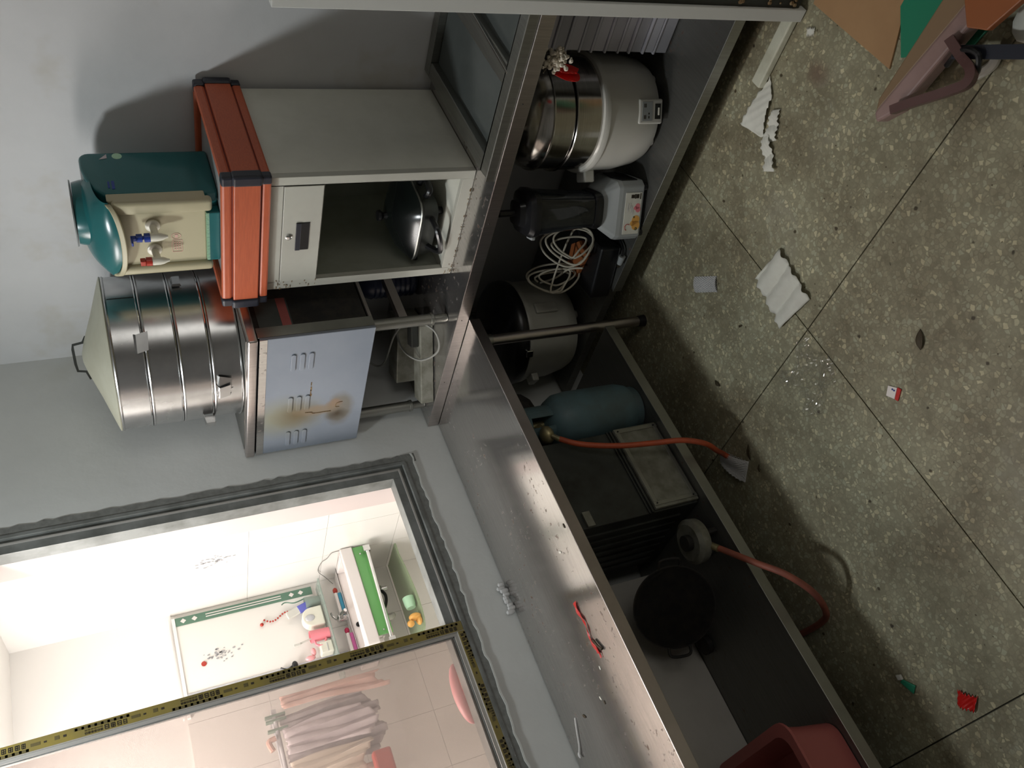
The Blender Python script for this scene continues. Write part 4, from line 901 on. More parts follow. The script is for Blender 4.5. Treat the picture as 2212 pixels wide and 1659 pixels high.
finish(B().box((-.5995, -2.45, zz0), (-.5972, -1.222, .8325)), 'front_edge', 'alu_dull', tf, bevel=.0008)

# ============================================================ UNDER THE RIGHT COUNTER
ZS = .1568
def rib_tray(k, x0, x1, y0, y1, z0, h, label):
    t = thing('plastic_tray', ((x0+x1)/2, (y0+y1)/2, z0), label, 'tray', 'pale plastic trays stacked under the right counter')
    finish(B().box((x0+.004, y0+.004, z0+.0003), (x1, y1-.004, z0+h-.008)), 'side_wall', 'cleartray' if k % 2 else 'cleartray2', t, bevel=.004)
    finish(B().box((x0, y0, z0+h-.0078), (x1, y1, z0+h-.0005)), 'rolled_rim', 'cleartray', t, bevel=.002)
hh = [.055, .045, .05, .04, .05, .05, .045, .05, .045, .05]
z = ZS; names = ['lowest', 'second lowest', 'third from below', 'fourth from below', 'fifth from below', 'sixth from below', 'seventh from below', 'third from the top', 'second from the top', 'topmost']
for k, h in enumerate(hh):
    j = random.uniform(-.004, .004)
    rib_tray(k, -.352+j, -.06+j, -1.86, -1.506+j*.6, z, h, 'pale ribbed plastic tray, ' + names[k] + ' in the stack under the right counter'); z += h
# ---- rice cooker with steel steamer tiers (front)
def cooker(cx, cy, zb, s, label, lidmat, bodymat, tiers_, rim_r, rim_z, bot_r, ang, front=True):
    t = thing('rice_cooker', (cx, cy, zb), label, 'cooker')
    b = finish(B().lathe((cx, cy, 0), [(.001, zb+.012), (bot_r*.86, zb+.012), (bot_r*.96, zb+.018), (bot_r*1.03, zb+.045), (rim_r*.955, zb+.12), (rim_r*.965, rim_z-.03), (rim_r*.97, rim_z-.022)], 64), 'body', bodymat, t, smooth=True)
    finish(B().lathe((cx, cy, 0), [(rim_r*.955, rim_z-.0225), (rim_r*.995, rim_z-.02), (rim_r*1.0, rim_z-.008), (rim_r*.985, rim_z), (rim_r*.93, rim_z+.002)], 64), 'rim', bodymat, t, smooth=True)
    for a in range(4):
        q = math.radians(ang + 45 + a*90); finish(B().cyl((cx+bot_r*.8*math.cos(q), cy+bot_r*.8*math.sin(q), zb), (cx+bot_r*.8*math.cos(q), cy+bot_r*.8*math.sin(q), zb+.014), .016, .02, n=12), 'foot', bodymat, t, smooth=True)
    return t
ck = cooker(-.31, -1.268, ZS, 1, 'large white rice cooker with steel steamer rings and domed lid', None, 'whiteg', 2, .200, .402, .172, 215)
for k, (a, c) in enumerate(((.404, .498), (.500, .578))):
    r_ = (.186, .181)[k]
    finish(B().lathe((-.31, -1.268, 0), [(r_-.006, a), (r_, a+.001), (r_, c-.004), (r_+.003, c-.003), (r_+.003, c), (r_-.006, c)], 64), 'steel_ring', 'steel_pot', ck, smooth=True)
    finish(B().tube([(-.31+(r_+.002)*math.cos(q), -1.268+(r_+.002)*math.sin(q), c-.002) for q in [2*PI*i/64 for i in range(64)]], .0032, 6, 1, True), 'rolled_edge', 'steel_pot', ck, smooth=True)
finish(B().lathe((-.31, -1.268, 0), [(.181, .5785), (.180, .584), (.172, .605), (.155, .628), (.12, .650), (.07, .663), (.02, .668), (.001, .669)], 64), 'domed_lid', 'steel_pot', ck, smooth=True)
finish(B().lathe((-.31, -1.268, 0), [(.001, .669), (.01, .669), (.01, .68), (.022, .69), (.02, .70), (.001, .702)], 20), 'lid_knob', 'black', ck, smooth=True)
def radial_box(t, cx, cy, ang, r0, r1, w_, z0, z1, nm, mt_, bev=.003):
    R = Matrix.Translation((cx, cy, 0)) @ Matrix.Rotation(math.radians(ang), 4, 'Z')
    return finish(B().box((r0, -w_/2, z0), (r1, w_/2, z1), R), nm, mt_, t, bevel=bev)
cp = radial_box(ck, -.31, -1.268, 214, .155, .194, .078, .182, .272, 'control_panel', 'whiteg', .005)
def sub(par, R, a, b_, nm, mt_, bev=0): return finish(B().box(a, b_, R), nm, mt_, par, bevel=bev)
R = Matrix.Translation((-.31, -1.268, 0)) @ Matrix.Rotation(math.radians(214), 4, 'Z')
sub(cp, R, (.1938, -.030, .222), (.1950, .030, .262), 'label_plate', 'greyp', .0005)
pl_ = B()
for (y, z_, w_, h_) in ((-.024, .244, .012, .003), (-.024, .239, .012, .003), (.012, .244, .012, .003), (.012, .239, .012, .003), (-.022, .226, .008, .004), (-.010, .226, .006, .004)):
    pl_.box((.1949, y, z_+.008), (.1954, y+w_, z_+h_+.008), R)
finish(pl_, 'label_print', 'ink', cp)
sub(cp, R, (.1938, -.024, .190), (.1948, .024, .212), 'switch_slot', 'dark'); sub(cp, R, (.1936, -.012, .196), (.199, .012, .201), 'switch_lever', 'offwhite', .001)
for a in (128, 308):
    radial_box(ck, -.31, -1.268, a, .188, .232, .058, .345, .385, 'side_handle', 'whiteg', .006)
# cotton and red scrap hanging at the lip
t = thing('cotton_tuft', (-.56, -1.60, .65), 'tuft of dirty white cotton caught under the counter edge', 'cotton')
b = B()
for k in range(110):
    b.sphere((-.560 + random.gauss(0, .009), -1.600 + random.gauss(0, .015), .692 + random.gauss(0, .020)), random.uniform(.003, .008), 6)
finish(b, 'cotton', 'cotton', t, smooth=True); finish(B().cyl((-.565, -1.585, .715), (-.612, -1.592, .752), .0015, n=6), 'twig', 'leaf', t)
b = B()
def rg(u, v): return Vector((-.562 + .012*math.sin(u*9+v*3), -1.572 + .035*(u-.5) + .014*v, .675 - .065*v + .012*math.sin(u*7)))
b.grid(rg, 12, 10); tag(finish(b, 'plastic_scrap', 'red', thick=.001), 'crumpled red plastic scrap beside the cotton tuft', 'scrap')

# ---- blender
bl = thing('blender', (-.50, -1.03, ZS), 'grey blender with a smoky jug, food label on its base', 'blender')
RB = Matrix.Translation((-.496, -1.006, 0)) @ Matrix.Rotation(math.radians(25.7), 4, 'Z')
def outline(pts, z): return [RB @ Vector((x, y, z)) for x, y in pts]
base = [(-.075, -.088), (-.075, .088), (-.055, .105), (.10, .085), (.125, .03), (.125, -.05), (.09, -.105), (-.055, -.105)]
mid = [(x*.97, y*.97) for x, y in base]; top = [(x*.62-.0, y*.62) for x, y in base]
finish(loft([outline(base, ZS+.012), outline(base, ZS+.10), outline(mid, ZS+.115), outline(top, ZS+.165)]), 'motor_base', 'greyp', bl, bevel=.006, seg=3)
for x, y in ((-.06, -.08), (-.06, .08), (.09, .06), (.09, -.08)): finish(B().cyl(RB @ Vector((x, y, ZS)), RB @ Vector((x, y, ZS+.014)), .014, n=12), 'foot', 'black', bl, smooth=True)
lb = finish(B().box((-.0765, -.066, ZS+.022), (-.0748, .080, ZS+.088), RB), 'food_label', 'paper', bl)
def lab(parts, mt_, nm):
    b = B()
    for (y, z_, w_, h_) in parts: b.box((-.0772, y, ZS+z_), (-.0764, y+w_, ZS+z_+h_), RB)
    finish(b, nm, mt_, lb)
def disc(parts, mt_, nm):
    b = B()
    for (y, z_, r_) in parts: b.prism([RB @ Vector((-.0764, y + r_*math.cos(q*.52), ZS+z_ + r_*math.sin(q*.52))) for q in range(12)], RB.to_3x3() @ Vector((-.0008, 0, 0)))
    finish(b, nm, mt_, lb)
lab([(-.063, .026, .020, .004), (-.060, .034, .014, .012), (-.061, .047, .016, .004), (-.059, .052, .012, .014)], 'ink', 'dark_emblem')
lab([(-.03, .065, .018, .002), (-.02, .059, .022, .002), (-.012, .053, .020, .002), (-.03, .074, .03, .002)], 'mottled', 'label_text')
disc([(-.018, .036, .010), (-.006, .033, .010), (-.012, .044, .007)], 'pinkp', 'strawberry_picture')
disc([(.030, .038, .016), (.050, .036, .017), (.042, .050, .010)], 'yellow', 'orange_picture')
disc([(.020, .046, .004), (.062, .034, .006)], 'dkgreen', 'leaf_picture')
b = B(); b.tube([RB @ Vector((-.077, .055+.011*math.cos(a), ZS+.070+.011*math.sin(a))) for a in [.3+.45*i for i in range(9)]], .0012, 5, 2); finish(b, 'arc_mark', 'redp', lb)
finish(B().prism([RB @ Vector((x, -.1035, z_+ZS)) for x, z_ in ((-.055, .035), (-.055, .10), (.0, .112), (.07, .10), (.07, .045), (.04, .03))], RB.to_3x3() @ Vector((0, -.004, 0))), 'control_panel', 'black', bl, bevel=.001)
jc = RB @ Vector((.0, .0, 0))
def sq(r, z, k=4):
    o = []
    for i in range(40):
        a = 2*PI*i/40; q = r/(abs(math.cos(a))**k + abs(math.sin(a))**k)**(1/k); o.append(RB @ Vector((q*math.cos(a), q*math.sin(a), z)))
    return o
JZ = ZS + .165
finish(loft([sq(.062, JZ), sq(.066, JZ+.012), sq(.062, JZ+.03)]), 'jug_collar', 'black', bl, smooth=True)
jg = finish(loft([sq(.058, JZ+.030), sq(.060, JZ+.06), sq(.068, JZ+.18), sq(.074, JZ+.25)]), 'jug', 'jug', bl, smooth=True)
finish(loft([sq(.077, JZ+.248), sq(.079, JZ+.27), sq(.070, JZ+.285), sq(.045, JZ+.292), sq(.04, JZ+.31), sq(.015, JZ+.315)]), 'lid', 'black', bl, smooth=True)
finish(B().cyl(RB @ Vector((0, 0, JZ+.31)), RB @ Vector((0, 0, JZ+.37)), .012, n=12), 'tamper', 'black', bl, smooth=True)
finish(B().tube([RB @ Vector(p) for p in ((.06, .0, JZ+.24), (.115, .0, JZ+.235), (.125, 0, JZ+.14), (.065, 0, JZ+.06))], .012, 10), 'jug_handle', 'black', bl, smooth=True)
finish(B().box((-.02, .07, JZ+.235), (.02, .095, JZ+.252), RB), 'lid_latch', 'greyp', bl, bevel=.004)

# ---- cable coil draped over a black box with orange lid
kb = thing('tool_case', (-.43, -.70, ZS), 'low black case with a dull orange hexagonal patch', 'case')
RK = rot((-.44, -.70, 0), 12)
finish(B().box((-.56, -.82, ZS), (-.33, -.60, ZS+.09), RK), 'case_body', 'black', kb, bevel=.012, seg=3)
finish(B().prism([RK @ Vector(p) for p in ((-.50, -.765, ZS+.0905), (-.44, -.79, ZS+.0905), (-.385, -.745, ZS+.0905), (-.385, -.66, ZS+.0905), (-.46, -.64, ZS+.0905))], (0, 0, .02)), 'orange_patch', 'orange_brown', kb, bevel=.003)
b = B()
def coil(cx, cy, cz, rx_, rz_, n, ph, ax):
    pts_ = []
    for i in range(n*10):
        a = 2*PI*i/10 + ph; k = i/(n*10)
        r1 = rx_*(.72 + .28*math.sin(k*9+ph)); r2 = rz_*(.75 + .25*math.cos(k*7+ph))
        pts_.append(Vector((cx, cy, cz)) + Vector(ax)*r1*math.cos(a) + Vector((.25, .30, .91)).normalized()*r2*math.sin(a) + Vector((.03*k, .04*k, .02*math.sin(a*2))))
    return pts_
c1 = coil(-.48, -.825, .335, .075, .10, 4, .4, (.8, -.6, 0)); c2 = coil(-.475, -.655, .350, .06, .10, 4, 2.2, (.8, -.6, .1))
b.tube(c1 + c2, .0038, 7, 4)
t = thing('cable_coil', (-.50, -.74, .255), 'loosely coiled cream white cable lying over the black case', 'cable')
finish(b, 'cable', 'cable', t, smooth=True)
finish(B().tube([(-.50, -.72, .27), (-.46, -.68, .30), (-.44, -.62, .33), (-.40, -.56, .36)], .004, 7), 'loose_end', 'cable', t, smooth=True)
t = thing('power_plug', (-.545, -.815, ZS), 'black power cord with a plug near the shelf edge', 'plug')
finish(B().tube([(-.33, -.862, ZS+.006), (-.42, -.868, ZS+.006), (-.50, -.862, ZS+.008), (-.55, -.852, ZS+.012), (-.568, -.830, ZS+.016)], .005, 7), 'cord', 'black', t, smooth=True)
finish(B().cyl((-.568, -.830, ZS+.016), (-.571, -.795, ZS+.016), .013, .010, n=12), 'plug_body', 'greyp', t, smooth=True)
finish(B().box((-.574, -.796, ZS+.012), (-.572, -.778, ZS+.02)), 'pin', 'chrome', t)
finish(B().box((-.567, -.796, ZS+.012), (-.565, -.778, ZS+.02)), 'pin', 'chrome', t)

# ---- second rice cooker in the corner
ck2 = cooker(-.372, -.255, ZS, 1, 'white rice cooker with a black lid standing in the corner', None, 'white', 0, .214, .412, .182, 200)
finish(B().lathe((-.372, -.255, 0), [(.205, .4145), (.216, .418), (.219, .435), (.214, .455), (.19, .475), (.12, .492), (.001, .498)], 56), 'lid', 'black', ck2, smooth=True)
finish(B().lathe((-.372, -.255, 0), [(.001, .498), (.02, .498), (.03, .52), (.028, .53), (.001, .532)], 20), 'lid_knob', 'black', ck2, smooth=True)
radial_box(ck2, -.372, -.255, 252, .17, .216, .045, .27, .37, 'control_panel', 'white', .006)
radial_box(ck2, -.372, -.255, 205, .205, .235, .03, .41, .44, 'latch', 'chrome', .004)
radial_box(ck2, -.372, -.255, 160, .19, .235, .06, .345, .375, 'side_handle', 'white', .006)
b = B()
for k in range(7): b.sphere((-.53 + .012*math.sin(k*2), -.02-k*.006-.04, .43 + k*.012), .022, 8)

# ============================================================ UNDER THE LEFT COUNTER
ZL = .2300
gcx, gcy = -1.015, -.492
gc = thing('gas_cylinder', (gcx, gcy, ZL), 'blue green gas cylinder with a collar under the left counter', 'gas cylinder')
finish(B().lathe((gcx, gcy, 0), [(.001, ZL+.018), (.07, ZL+.02), (.092, ZL+.035), (.101, ZL+.07), (.103, ZL+.27), (.098, ZL+.315), (.08, ZL+.345), (.05, ZL+.362), (.02, ZL+.37), (.001, ZL+.371)], 48), 'body', 'cyl', gc, smooth=True)
finish(B().lathe((gcx, gcy, 0), [(.078, ZL), (.082, ZL), (.082, ZL+.03), (.078, ZL+.03)], 40), 'base_ring', 'cyl', gc, smooth=True)
cr_ = B()
for a0, a1 in ((20, 120), (150, 230), (260, 350)):
    P = []
    for k in range(9):
        a = math.radians(a0 + (a1-a0)*k/8); P.append((math.cos(a), math.sin(a)))
    for k in range(8):
        (c0, s0_), (c1_, s1_) = P[k], P[k+1]
        cr_.add([(gcx+.066*c0, gcy+.066*s0_, ZL+.352), (gcx+.066*c1_, gcy+.066*s1_, ZL+.352), (gcx+.066*c1_, gcy+.066*s1_, ZL+.44), (gcx+.066*c0, gcy+.066*s0_, ZL+.44)], [(0, 1, 2, 3)])
finish(cr_, 'collar_guard', 'cyl', gc, thick=.004)
finish(B().tube([(gcx+.066*math.cos(q), gcy+.066*math.sin(q), ZL+.445) for q in [2*PI*i/24 for i in range(24)]], .007, 8, 1, True), 'collar_ring', 'cyl', gc, smooth=True)
vl = finish(B().cyl((gcx, gcy, ZL+.37), (gcx, gcy, ZL+.42), .014, n=14).cyl((gcx, gcy, ZL+.42), (gcx, gcy, ZL+.445), .022, n=14), 'valve', 'brass', gc, smooth=True)
rg_ = thing('gas_regulator', (gcx-.06, gcy-.055, ZL+.385), 'brass coloured pressure regulator with an orange hose running to the floor', 'regulator')
finish(B().sphere((gcx-.078, gcy-.052, ZL+.405), (.032, .032, .024), 16).cyl((gcx-.015, gcy-.012, ZL+.395), (gcx-.06, gcy-.042, ZL+.400), .012, n=12).cyl((gcx-.10, gcy-.075, ZL+.400), (gcx-.125, gcy-.085, ZL+.385), .009, n=10), 'regulator_body', 'brass', rg_, smooth=True)
h0 = (gcx-.122, gcy-.084, ZL+.386)
finish(B().tube([h0, (-1.175, -.590, .575), (-1.205, -.60, .51), (-1.237, -.62, .43), (-1.262, -.64, .33), (-1.285, -.66, .24), (-1.312, -.655, .16), (-1.318, -.60, .085), (-1.312, -.560, .035), (-1.325, -.550, .014)], .0095, 10, 8), 'hose', 'hose', rg_, smooth=True)
# black crumpled bag behind the cylinder
tag(finish(B().sphere((-.86, -.30, .60), (.10, .13, .09), 20).sphere((-.95, -.22, .52), (.12, .11, .10), 18).box((-1.0, -.35, ZL+.001), (-.85, -.15, .50)), 'dark_bag', 'black_matt', bevel=.01), 'dark bundled bag behind the gas cylinder', 'bag')

# ---- dark metal cabinet stove with a pale access plate
kx0, kx1, ky0, ky1, kz0, kz1 = -1.465, -1.135, -.560, -.150, ZL, .685
ms = thing('metal_oven', ((kx0+kx1)/2, (ky0+ky1)/2, kz0), 'dark sheet metal oven box with a pale screwed plate on its front', 'oven')
finish(B().box((kx0, ky0+.008, kz0), (kx1, ky1, kz1)), 'body', 'dark', ms, bevel=.004)
pp = finish(B().box((kx0+.006, ky0-.006, kz0+.001), (kx1, ky0+.007, kz0+.172)), 'access_plate', 'plate', ms, bevel=.002)
finish(B().box((kx0+.016, ky0-.0085, kz0+.001), (kx0+.030, ky0-.0062, kz0+.172)).box((kx1-.020, ky0-.0085, kz0+.001), (kx1-.006, ky0-.0062, kz0+.172)).box((kx0+.03, ky0-.0085, kz0+.155), (kx1-.02, ky0-.0062, kz0+.170)).box((kx0+.03, ky0-.0085, kz0+.006), (kx1-.02, ky0-.0062, kz0+.018)), 'plate_strap', 'alu_dull', pp, bevel=.0008)
scw = B()
for x in (kx0+.023, kx1-.013):
    for z in (kz0+.015, kz0+.16): scw.cyl((x, ky0-.0105, z), (x, ky0-.008, z), .003, n=10)
finish(scw, 'screw', 'black', pp, smooth=True)
finish(B().box((kx0, ky0, kz0+.178), (kx1, ky0+.0085, kz0+.186)).box((kx0, ky0+.002, kz0+.192), (kx1, ky0+.0085, kz0+.197)), 'seam_strip', 'dark', ms, bevel=.001)
finish(B().box((kx0+.002, ky0-.002, kz1-.055), (kx0+.055, ky0+.008, kz1-.028)), 'hinge', 'plate', ms, bevel=.001)
fn_ = B()
for k in range(7): fn_.box((kx0-.006, ky0+.06+k*.048, kz0+.05), (kx0+.002, ky0+.072+k*.048, kz1-.04))
finish(fn_, 'side_fin', 'dark', ms, bevel=.001)
# ---- cast burner and wok leaning
bu = thing('wok_burner', (-1.60, -.50, ZL), 'dark cast iron gas burner at the shelf edge', 'burner')
finish(B().lathe((-1.575, -.505, 0), [(.001, ZL+.03), (.05, ZL+.03), (.072, ZL+.045), (.075, ZL+.075), (.06, ZL+.085), (.03, ZL+.08), (.001, ZL+.08)], 28), 'burner_head', 'plate', bu, smooth=True)
finish(B().lathe((-1.575, -.505, 0), [(.001, ZL+.0805), (.026, ZL+.0805), (.026, ZL+.10), (.001, ZL+.10)], 20), 'burner_cap', 'black_matt', bu, smooth=True)
for q in range(3):
    a = 2*PI*q/3 + .5; lgb = B().cyl((-1.575+.05*math.cos(a), -.505+.05*math.sin(a), ZL), (-1.575+.045*math.cos(a), -.505+.045*math.sin(a), ZL+.04), .010, n=8); finish(lgb, 'foot', 'black_matt', bu, smooth=True)
finish(B().cyl((-1.60, -.53, ZL+.045), (-1.645, -.565, ZL+.035), .012, n=12), 'inlet_pipe', 'brass', bu, smooth=True)
finish(B().tube([(-1.643, -.563, .262), (-1.70, -.61, .250), (-1.76, -.66, .238), (-1.83, -.70, .20), (-1.90, -.68, .13), (-1.945, -.60, .06), (-1.945, -.50, .016), (-1.93, -.38, .012), (-1.90, -.18, .012)], .0105, 10, 8), 'hose', 'hose2', bu, smooth=True)
wk = thing('wok', (-1.66, -.30, ZL), 'black iron wok propped on edge behind the burner', 'wok')
Rw = Matrix.Translation((-1.685, -.312, ZL+.128)) @ Matrix.Rotation(math.radians(-40), 4, 'Z') @ Matrix.Rotation(math.radians(70), 4, 'X')
finish(B().lathe(None, [(.135, .045), (.128, .030), (.105, .010), (.06, -.012), (.001, -.020), (.001, -.024), (.062, -.016), (.108, .006), (.132, .027), (.139, .045)], 56, Rw), 'wok_bowl', 'black_matt', wk, smooth=True)
for s_ in (-1, 1):
    finish(B().tube([Rw @ Vector(p) for p in ((s_*.130, -.035, .04), (s_*.160, -.030, .05), (s_*.160, .030, .05), (s_*.130, .035, .04))], .005, 8), 'loop_handle', 'black_matt', wk, smooth=True)
tag(finish(B().lathe((-1.82, -.20, 0), [(.001, ZL), (.03, ZL), (.032, ZL+.02), (.001, ZL+.024)], 16), 'jar_lid', 'black_matt', smooth=True), 'small dark round lid on the left under-shelf', 'lid')
# ---- pink tub at the lower edge
tu = thing('plastic_basket', (-2.33, -.40, ZL), 'pink plastic square basin at the end of the left shelf', 'basin')
def rrect(x0, x1, y0, y1, z, r):
    o = []
    for (cx, cy, a0) in ((x1-r, y1-r, 0), (x0+r, y1-r, 90), (x0+r, y0+r, 180), (x1-r, y0+r, 270)):
        for k in range(6): a = math.radians(a0 + 90*k/5); o.append((cx+r*math.cos(a), cy+r*math.sin(a), z))
    return o
finish(loft([rrect(-2.62, -2.215, -.575, -.20, ZL, .05), rrect(-2.64, -2.200, -.590, -.185, ZL+.10, .05), rrect(-2.65, -2.185, -.602, -.175, ZL+.165, .05),
             rrect(-2.66, -2.175, -.612, -.168, ZL+.168, .05), rrect(-2.66, -2.175, -.612, -.168, ZL+.176, .05), rrect(-2.63, -2.205, -.58, -.195, ZL+.175, .045), rrect(-2.60, -2.235, -.555, -.22, ZL+.02, .04)]), 'basin_wall', 'pink', tu, smooth=True)

# ============================================================ THINGS ON THE LEFT COUNTER
b = B()
def strip(u, v):
    x = -1.645 - .185*u; w_ = .006 + .010*abs(u-.48)**1.2*3
    y = -.457 + .006*math.sin(u*12) + (v-.5)*w_ - (.012 if u > .92 else 0)*v
    return Vector((x, y, .7572 + .003*abs(math.sin(u*16 + v*2))))
b.grid(strip, 40, 4)
tag(finish(b, 'red_strip', 'red', thick=.001), 'twisted red plastic strip on the steel counter', 'strip')
tag(finish(B().tube([(-1.775, -.470, .760), (-1.795, -.480, .761), (-1.815, -.494, .759)], .004, 6), 'burnt_twig', 'leaf'), 'short dark twig beside the red strip', 'twig')
def scrap(name, x, y, s, mt_, label, zz=.7555, ang=0.0, ar=2.2):
    o = []
    for k in range(7):
        a = 2*PI*k/7; q = random.uniform(.8, 1.15); ux, uy = q*s*ar*math.cos(a), q*s*math.sin(a); c_, s_ = math.cos(ang), math.sin(ang)
        o.append((x + ux*c_ - uy*s_, y + ux*s_ + uy*c_, zz))
    return tag(finish(B().prism(o, (0, 0, .0015)), name, mt_), label, 'scrap')
scrap('paper_scrap', -1.497, -.505, .004, 'paper', 'small white paper scrap in the bright patch of the counter', ang=1.0)
scrap('paper_scrap', -1.845, -.426, .003, 'paper', 'tiny white scrap just below the red strip end')
scrap('paper_scrap', -1.907, -.347, .0035, 'paper', 'white oval scrap further along the counter', ang=.4)
scrap('dark_crumb', -1.905, -.19, .005, 'leaf', 'dark crumb near the sill on the counter', ang=.9)
scrap('dark_crumb', -1.925, -.36, .003, 'leaf', 'dark speck beside the white oval scrap')
scrap('dark_crumb', -1.46, -.60, .004, 'leaf', 'dark crumb at the counter edge in the bright patch')
b = B()
b.tube([(-1.885, -.125, .757), (-1.92, -.10, .758), (-1.955, -.075, .758), (-1.975, -.055, .760)], .0035, 6)
b.sphere((-1.98, -.052, .761), (.010, .006, .005), 10)
tag(finish(b, 'clear_wrapper', 'foam', smooth=True), 'shiny thin twisted wrapper by the sill wall', 'wrapper')
def net(poly, h, label, mt_='foam', seed=0, zz=.001):
    """expanded foam net sleeve: a lattice of fine strands over a flattened sleeve"""
    A, Bq, C, D = [Vector((x, y, 0)) for x, y in poly]
    def P(u, v, up):
        p = (A*(1-u) + Bq*u)*(1-v) + (D*(1-u) + C*u)*v
        p.z = zz + (h*math.sin(PI*v)**.6 * (.8+.2*math.sin(u*7)) if up else .001); return p
    b = B(); nu, nv = 16, 9
    for side in (1, 0):
        for i in range(nu):
            for j in range(nv):
                a = P(i/nu, (j + (i % 2)*.5)/nv if (j + (i % 2)*.5) <= nv else 1, side)
                for dj in (-.5, .5):
                    jj = j + (i % 2)*.5 + dj
                    if 0 <= jj <= nv:
                        c = P((i+1)/nu, jj/nv, side)
                        d = (c-a); n_ = Vector((-d.y, d.x, 0)).normalized()*.0011
                        b.add([a-n_, a+n_, c+n_, c-n_, a-n_+Vector((0,0,.0016)), a+n_+Vector((0,0,.0016)), c+n_+Vector((0,0,.0016)), c-n_+Vector((0,0,.0016))], [(4,5,6,7), (0,1,5,4), (2,3,7,6)])
    t = thing('foam_net', (A+C)/2, label, 'foam net')
    finish(b, 'net_strands', mt_, t)
    def S_(u, v): p = P(u, v, 1); p.z -= .0012; return p
    bb_ = B(); bb_.grid(lambda u, v: S_(u, v), 8, 6); finish(bb_, 'net_film', mt_, t, smooth=True)
net([(-1.276, -.524), (-1.300, -.490), (-1.430, -.540), (-1.392, -.612)], .022, 'white foam fruit net lying over the hose end')
net([(-.776, -.902), (-.862, -.985), (-.90, -.945), (-.815, -.860)][:4], .010, 'small white foam net sleeve flat on the floor')
b = B()
for k in range(9): b.sphere((-1.345 - k*.0135, -.014 + .003*math.sin(k*2.3), .772 + .006*math.sin(k*1.7)), (.010, .010, .014 + .004*math.sin(k)), 9)
tag(finish(b, 'foam_lump', 'foam', smooth=True), 'lumpy white foam piece stuck at the sill wall on the counter', 'foam')

# ============================================================ FLOOR LITTER
def sheet(pts_, label, name='tissue', mt_='paper', fold=.012, nfold=5.0, dirv=(1, 0), n=16, zz=.002):
    A, Bq, C, D = [Vector((x, y, 0)) for x, y in pts_]
    b = B(); seed = random.random()*9
    def f(u, v):
        p = (A*(1-u) + Bq*u)*(1-v) + (D*(1-u) + C*u)*v
        jag = .004*math.sin(v*37+seed)*(1 if u in (0, 1) else 0)
        p += (Bq-A).normalized()*jag
        p.z = zz + fold*abs(math.sin(v*nfold + .35*math.sin(u*3+seed))) + .002*math.sin(u*9+v*13)**2
        return p
    b.grid(f, n, n*2)
    return tag(finish(b, name, mt_, smooth=True, thick=.0008), label, 'tissue' if name == 'tissue' else 'wrapper')
sheet([(-1.031, -1.262), (-1.013, -1.118), (-1.200, -1.078), (-1.226, -1.232)], 'large crumpled white tissue at the crossing of the floor joints', nfold=9.0, fold=.014)
sheet([(-.662, -1.622), (-.708, -1.585), (-.752, -1.466), (-.644, -1.442)], 'white tissue touching the foot of the cream stand', nfold=3.0, fold=.012)
sheet([(-.76, -1.575), (-.735, -1.555), (-.765, -1.455), (-.805, -1.495)], 'small torn tissue piece next to the larger one by the stand', nfold=6.0, fold=.008)
sheet([(-.765, -1.50), (-.745, -1.475), (-.83, -1.40), (-.865, -1.425)], 'narrow dirty tissue strip furthest from the stand', nfold=5.0, fold=.012)
sheet([(-.705, -1.80), (-.715, -1.785), (-.74, -1.80), (-.73, -1.815)], 'tiny white paper scrap by the cardboard', nfold=3, fold=.004, n=6)
def wrapfn(u, v):
    a = Vector((-1.30 - .17*u, -1.14 + .17*v, 0)); a.x += .02*math.sin(v*7); a.y += .02*math.sin(u*8)
    a.z = .001 + .015*abs(math.sin(u*23 + 3*math.sin(v*11)))*abs(math.sin(v*19 + 2*math.sin(u*13)))
    return a
b = B(); b.grid(wrapfn, 44, 44)
tag(finish(b, 'clear_plastic_wrap', 'wrap'), 'crinkled clear plastic wrap glinting by the floor joint', 'plastic wrap')
def leafy(x, y, L, w_, ang, label, mt_='leaf'):
    b = B(); c_, s_ = math.cos(ang), math.sin(ang)
    def f(u, v):
        h = w_*math.sin(PI*min(1, u*1.02))**.8*(v-.5); l = (u-.5)*L
        return Vector((x + l*c_ - h*s_, y + l*s_ + h*c_, .002 + .004*math.sin(u*4) + .004*abs(v-.5)))
    b.grid(f, 10, 4); return tag(finish(b, 'dry_leaf', mt_, smooth=True, thick=.0008), label, 'leaf')
leafy(-1.571, -1.420, .055, .022, -.75, 'dry dark leaf alone on the open floor')
leafy(-1.108, -.697, .035, .012, .2, 'small dry leaf in the shade near the left counter')
leafy(-1.372, -.640, .055, .012, -.6, 'thin dark leaf beside the foam net')
leafy(-1.44, -.640, .028, .008, -.5, 'dark leaf sliver right of the foam net')
leafy(-1.06, -.94, .02, .008, 1.0, 'brown crumb between tissue and net')
def packet(pts_, mt_, nm, label, cat='wrapper'):
    return tag(finish(B().prism([(x, y, .001) for x, y in pts_], (0, 0, .003)), nm, mt_, bevel=.001), label, cat)
pk = thing('sweet_wrapper', (-1.607, -1.247, 0), 'small white and red printed packet on the floor', 'wrapper')
finish(B().prism([(-1.588, -1.252, .001), (-1.612, -1.270, .001), (-1.628, -1.240, .001), (-1.603, -1.226, .001)], (0, 0, .003)), 'packet', 'ceramic', pk, bevel=.001)
finish(B().prism([(-1.6125, -1.272, .001), (-1.624, -1.276, .001), (-1.639, -1.245, .001), (-1.6285, -1.241, .001)], (0, 0, .0032)), 'red_end', 'red', pk)
finish(B().sphere((-1.605, -1.2555, .0045), (.003, .003, .0006), 8).sphere((-1.611, -1.2575, .0045), (.003, .003, .0006), 8), 'blue_print', 'blue', pk)
